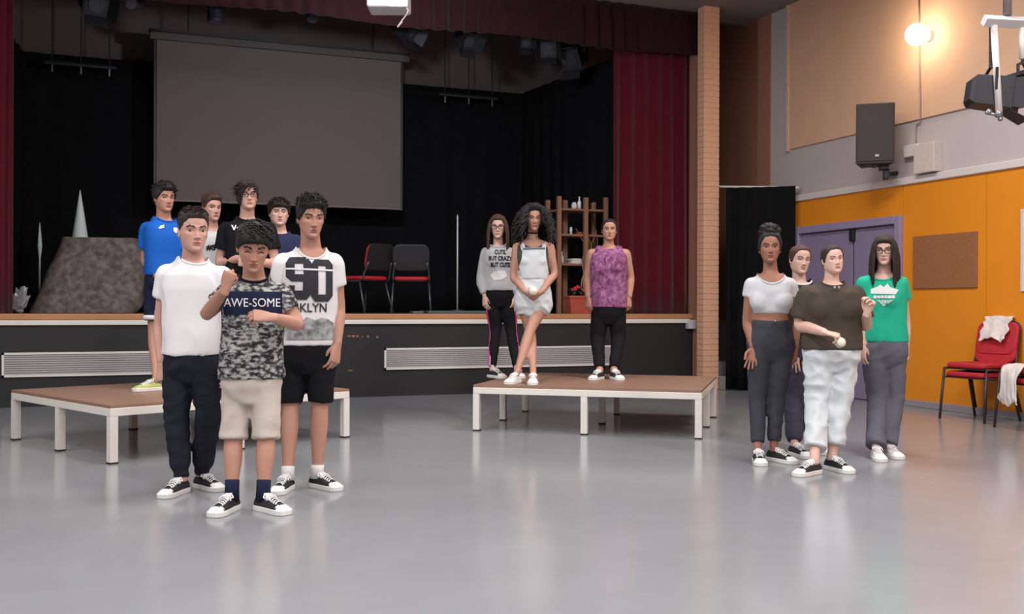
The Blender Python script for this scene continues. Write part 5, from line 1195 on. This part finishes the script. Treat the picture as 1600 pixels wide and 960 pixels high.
def chair(label, loc, rz, pad, shell, legm, group, zoff=0):
    T = empty('chair', (loc[0], loc[1], loc[2]), label, 'chair', group, rz=rz); z0 = .44    # faces -y locally
    sm_ = rr_panel(.45, .43, .05, .07); V = np.concatenate(sm_.v); sm_.v = [np.stack([V[:, 0], V[:, 2], z0+V[:, 1]-.12*V[:, 0]**2], 1)]; sm_.f = [f[::-1] for f in sm_.f]
    sm_.obj('seat', pad, T, smooth=False)
    us = rr_panel(.44, .42, .012, .07); V = np.concatenate(us.v); us.v = [np.stack([V[:, 0], V[:, 2], z0-.033+V[:, 1]-.12*V[:, 0]**2], 1)]; us.obj('seat_shell', shell, T)
    tl_ = math.radians(-12)
    R_ = np.array(Matrix.Rotation(tl_, 3, 'X'))
    MB().merge(rr_panel(.45, .33, .04, .09), (R_, np.array([0, .25, z0+.26]))).obj('backrest', pad, T)
    MB().merge(rr_panel(.46, .34, .012, .09), (R_, np.array([0, .277, z0+.262]))).obj('back_shell', shell, T)
    for s_ in (-1, 1):
        MB().tube([(s_*.235, -.2, z0-.03), (s_*.25, -.235, 0)], .0125, n=8).obj('leg', legm, T, smooth=True)
        MB().tube([(s_*.225, .15, z0-.04), (s_*.25, .27, 0)], .0125, n=8).obj('leg', legm, T, smooth=True)
        MB().tube([(s_*.235, -.2, z0-.03), (s_*.232, .17, z0-.035), (s_*.225, .23, z0+.06), (s_*.2, .285, z0+.2)], .0115, n=8, sub=3).obj('side_frame', legm, T, smooth=True)
    return T
gR = 'stacked red chairs by the orange wall'
c1 = (7.66, 7.42, 0); r1 = math.radians(-90+6)
for i, lab in enumerate(['red padded chair at the bottom of the stack below cork board', 'red padded chair on top of the stack, white cloth over its back']):
    chair(lab, (c1[0]+.01*i, c1[1], .085*i), r1, M_cred, M_cleg, M_cleg, gR)
c2 = (7.50, 6.62, 0); r2 = math.radians(-90-14)
for i, lab in enumerate(['red padded chair at bottom of stack cut by right picture edge', 'red padded chair on top of right-edge stack, jacket on its seat']):
    chair(lab, (c2[0]+.01*i, c2[1], .085*i), r2, M_cred, M_cleg, M_cleg, gR)
ca = at(649, 489, y=12.35); cb2 = at(578, 489, y=12.3)
chair('black-backed chair with red seat on stage, nearest the thin pole', (ca[0], 12.55, ZF), math.radians(180-16), M_cred, mat('chair_shell_black', (26, 26, 28), .6, .08, 20), M_cgrey, 'chairs on the stage')
chair('black-backed chair with red seat on stage, turned sideways, behind 90-shirt boy', (cb2[0]-.02, 12.55, ZF), math.radians(212), M_cred, mat('chair_shell_black', (26, 26, 28), .6, .08, 20), M_cgrey, 'chairs on the stage')
# draped clothes
M_drape = mat('cloth_cream', (216, 206, 200), .9, .05, 12, .2, 40)
def drape(name, T_, prof, width, label, cat, seed=0, rag=.05):
    """cloth strip: prof points (y, z) along the drape, local chair frame"""
    pf = crom(np.array(prof, float), 6); nu = len(pf); nv = 22; G = np.zeros((nu, nv, 3)); r_ = random.Random(seed)
    for i in range(nu):
        for j in range(nv):
            v = j/(nv-1)-.5; w2 = width*(1+.22*noise.noise((i*.25, seed, v)))
            e = noise.noise((i*.16+seed, v*6, 1.3)); x = w2*v+.03*noise.noise((i*.2, v*3, seed+5))
            edge = rag*noise.noise((v*5, seed, 9))*(1 if i in (0, nu-1) else .0)
            G[i, j] = (x, pf[i][0]+.018*e-.0, pf[i][1]+.012*abs(e)+.02*math.sin(v*9+seed)*(.3 if 3 < i < nu-3 else 1)+edge)
    o = MB().grid(G).obj(name, M_drape, smooth=True); s_ = o.modifiers.new('thickness', 'SOLIDIFY'); s_.thickness = .014; s_.offset = 1
    sb = o.modifiers.new('subdivision', 'SUBSURF'); sb.levels = 1; sb.render_levels = 1
    o.location = T_[0]; o.rotation_euler = (0, 0, T_[1]); return tag(o, label, cat)
z8 = .085+.44
drape('white_cloth', (c1, r1), [(.20, z8+.24), (.235, z8+.32), (.275, z8+.40), (.30, z8+.452), (.345, z8+.445), (.36, z8+.36), (.36, z8+.28)], .30, 'crumpled white cloth over the back of the red chair stack', 'cloth', 2)
drape('white_jacket', (c2, r2), [(.18, z8+.10), (.10, z8+.06), (-.02, z8+.05), (-.14, z8+.05), (-.235, z8+.03), (-.275, z8-.08), (-.28, z8-.22), (-.275, z8-.30)], .26, 'cream jacket draped over the red chair at right edge', 'jacket', 5)
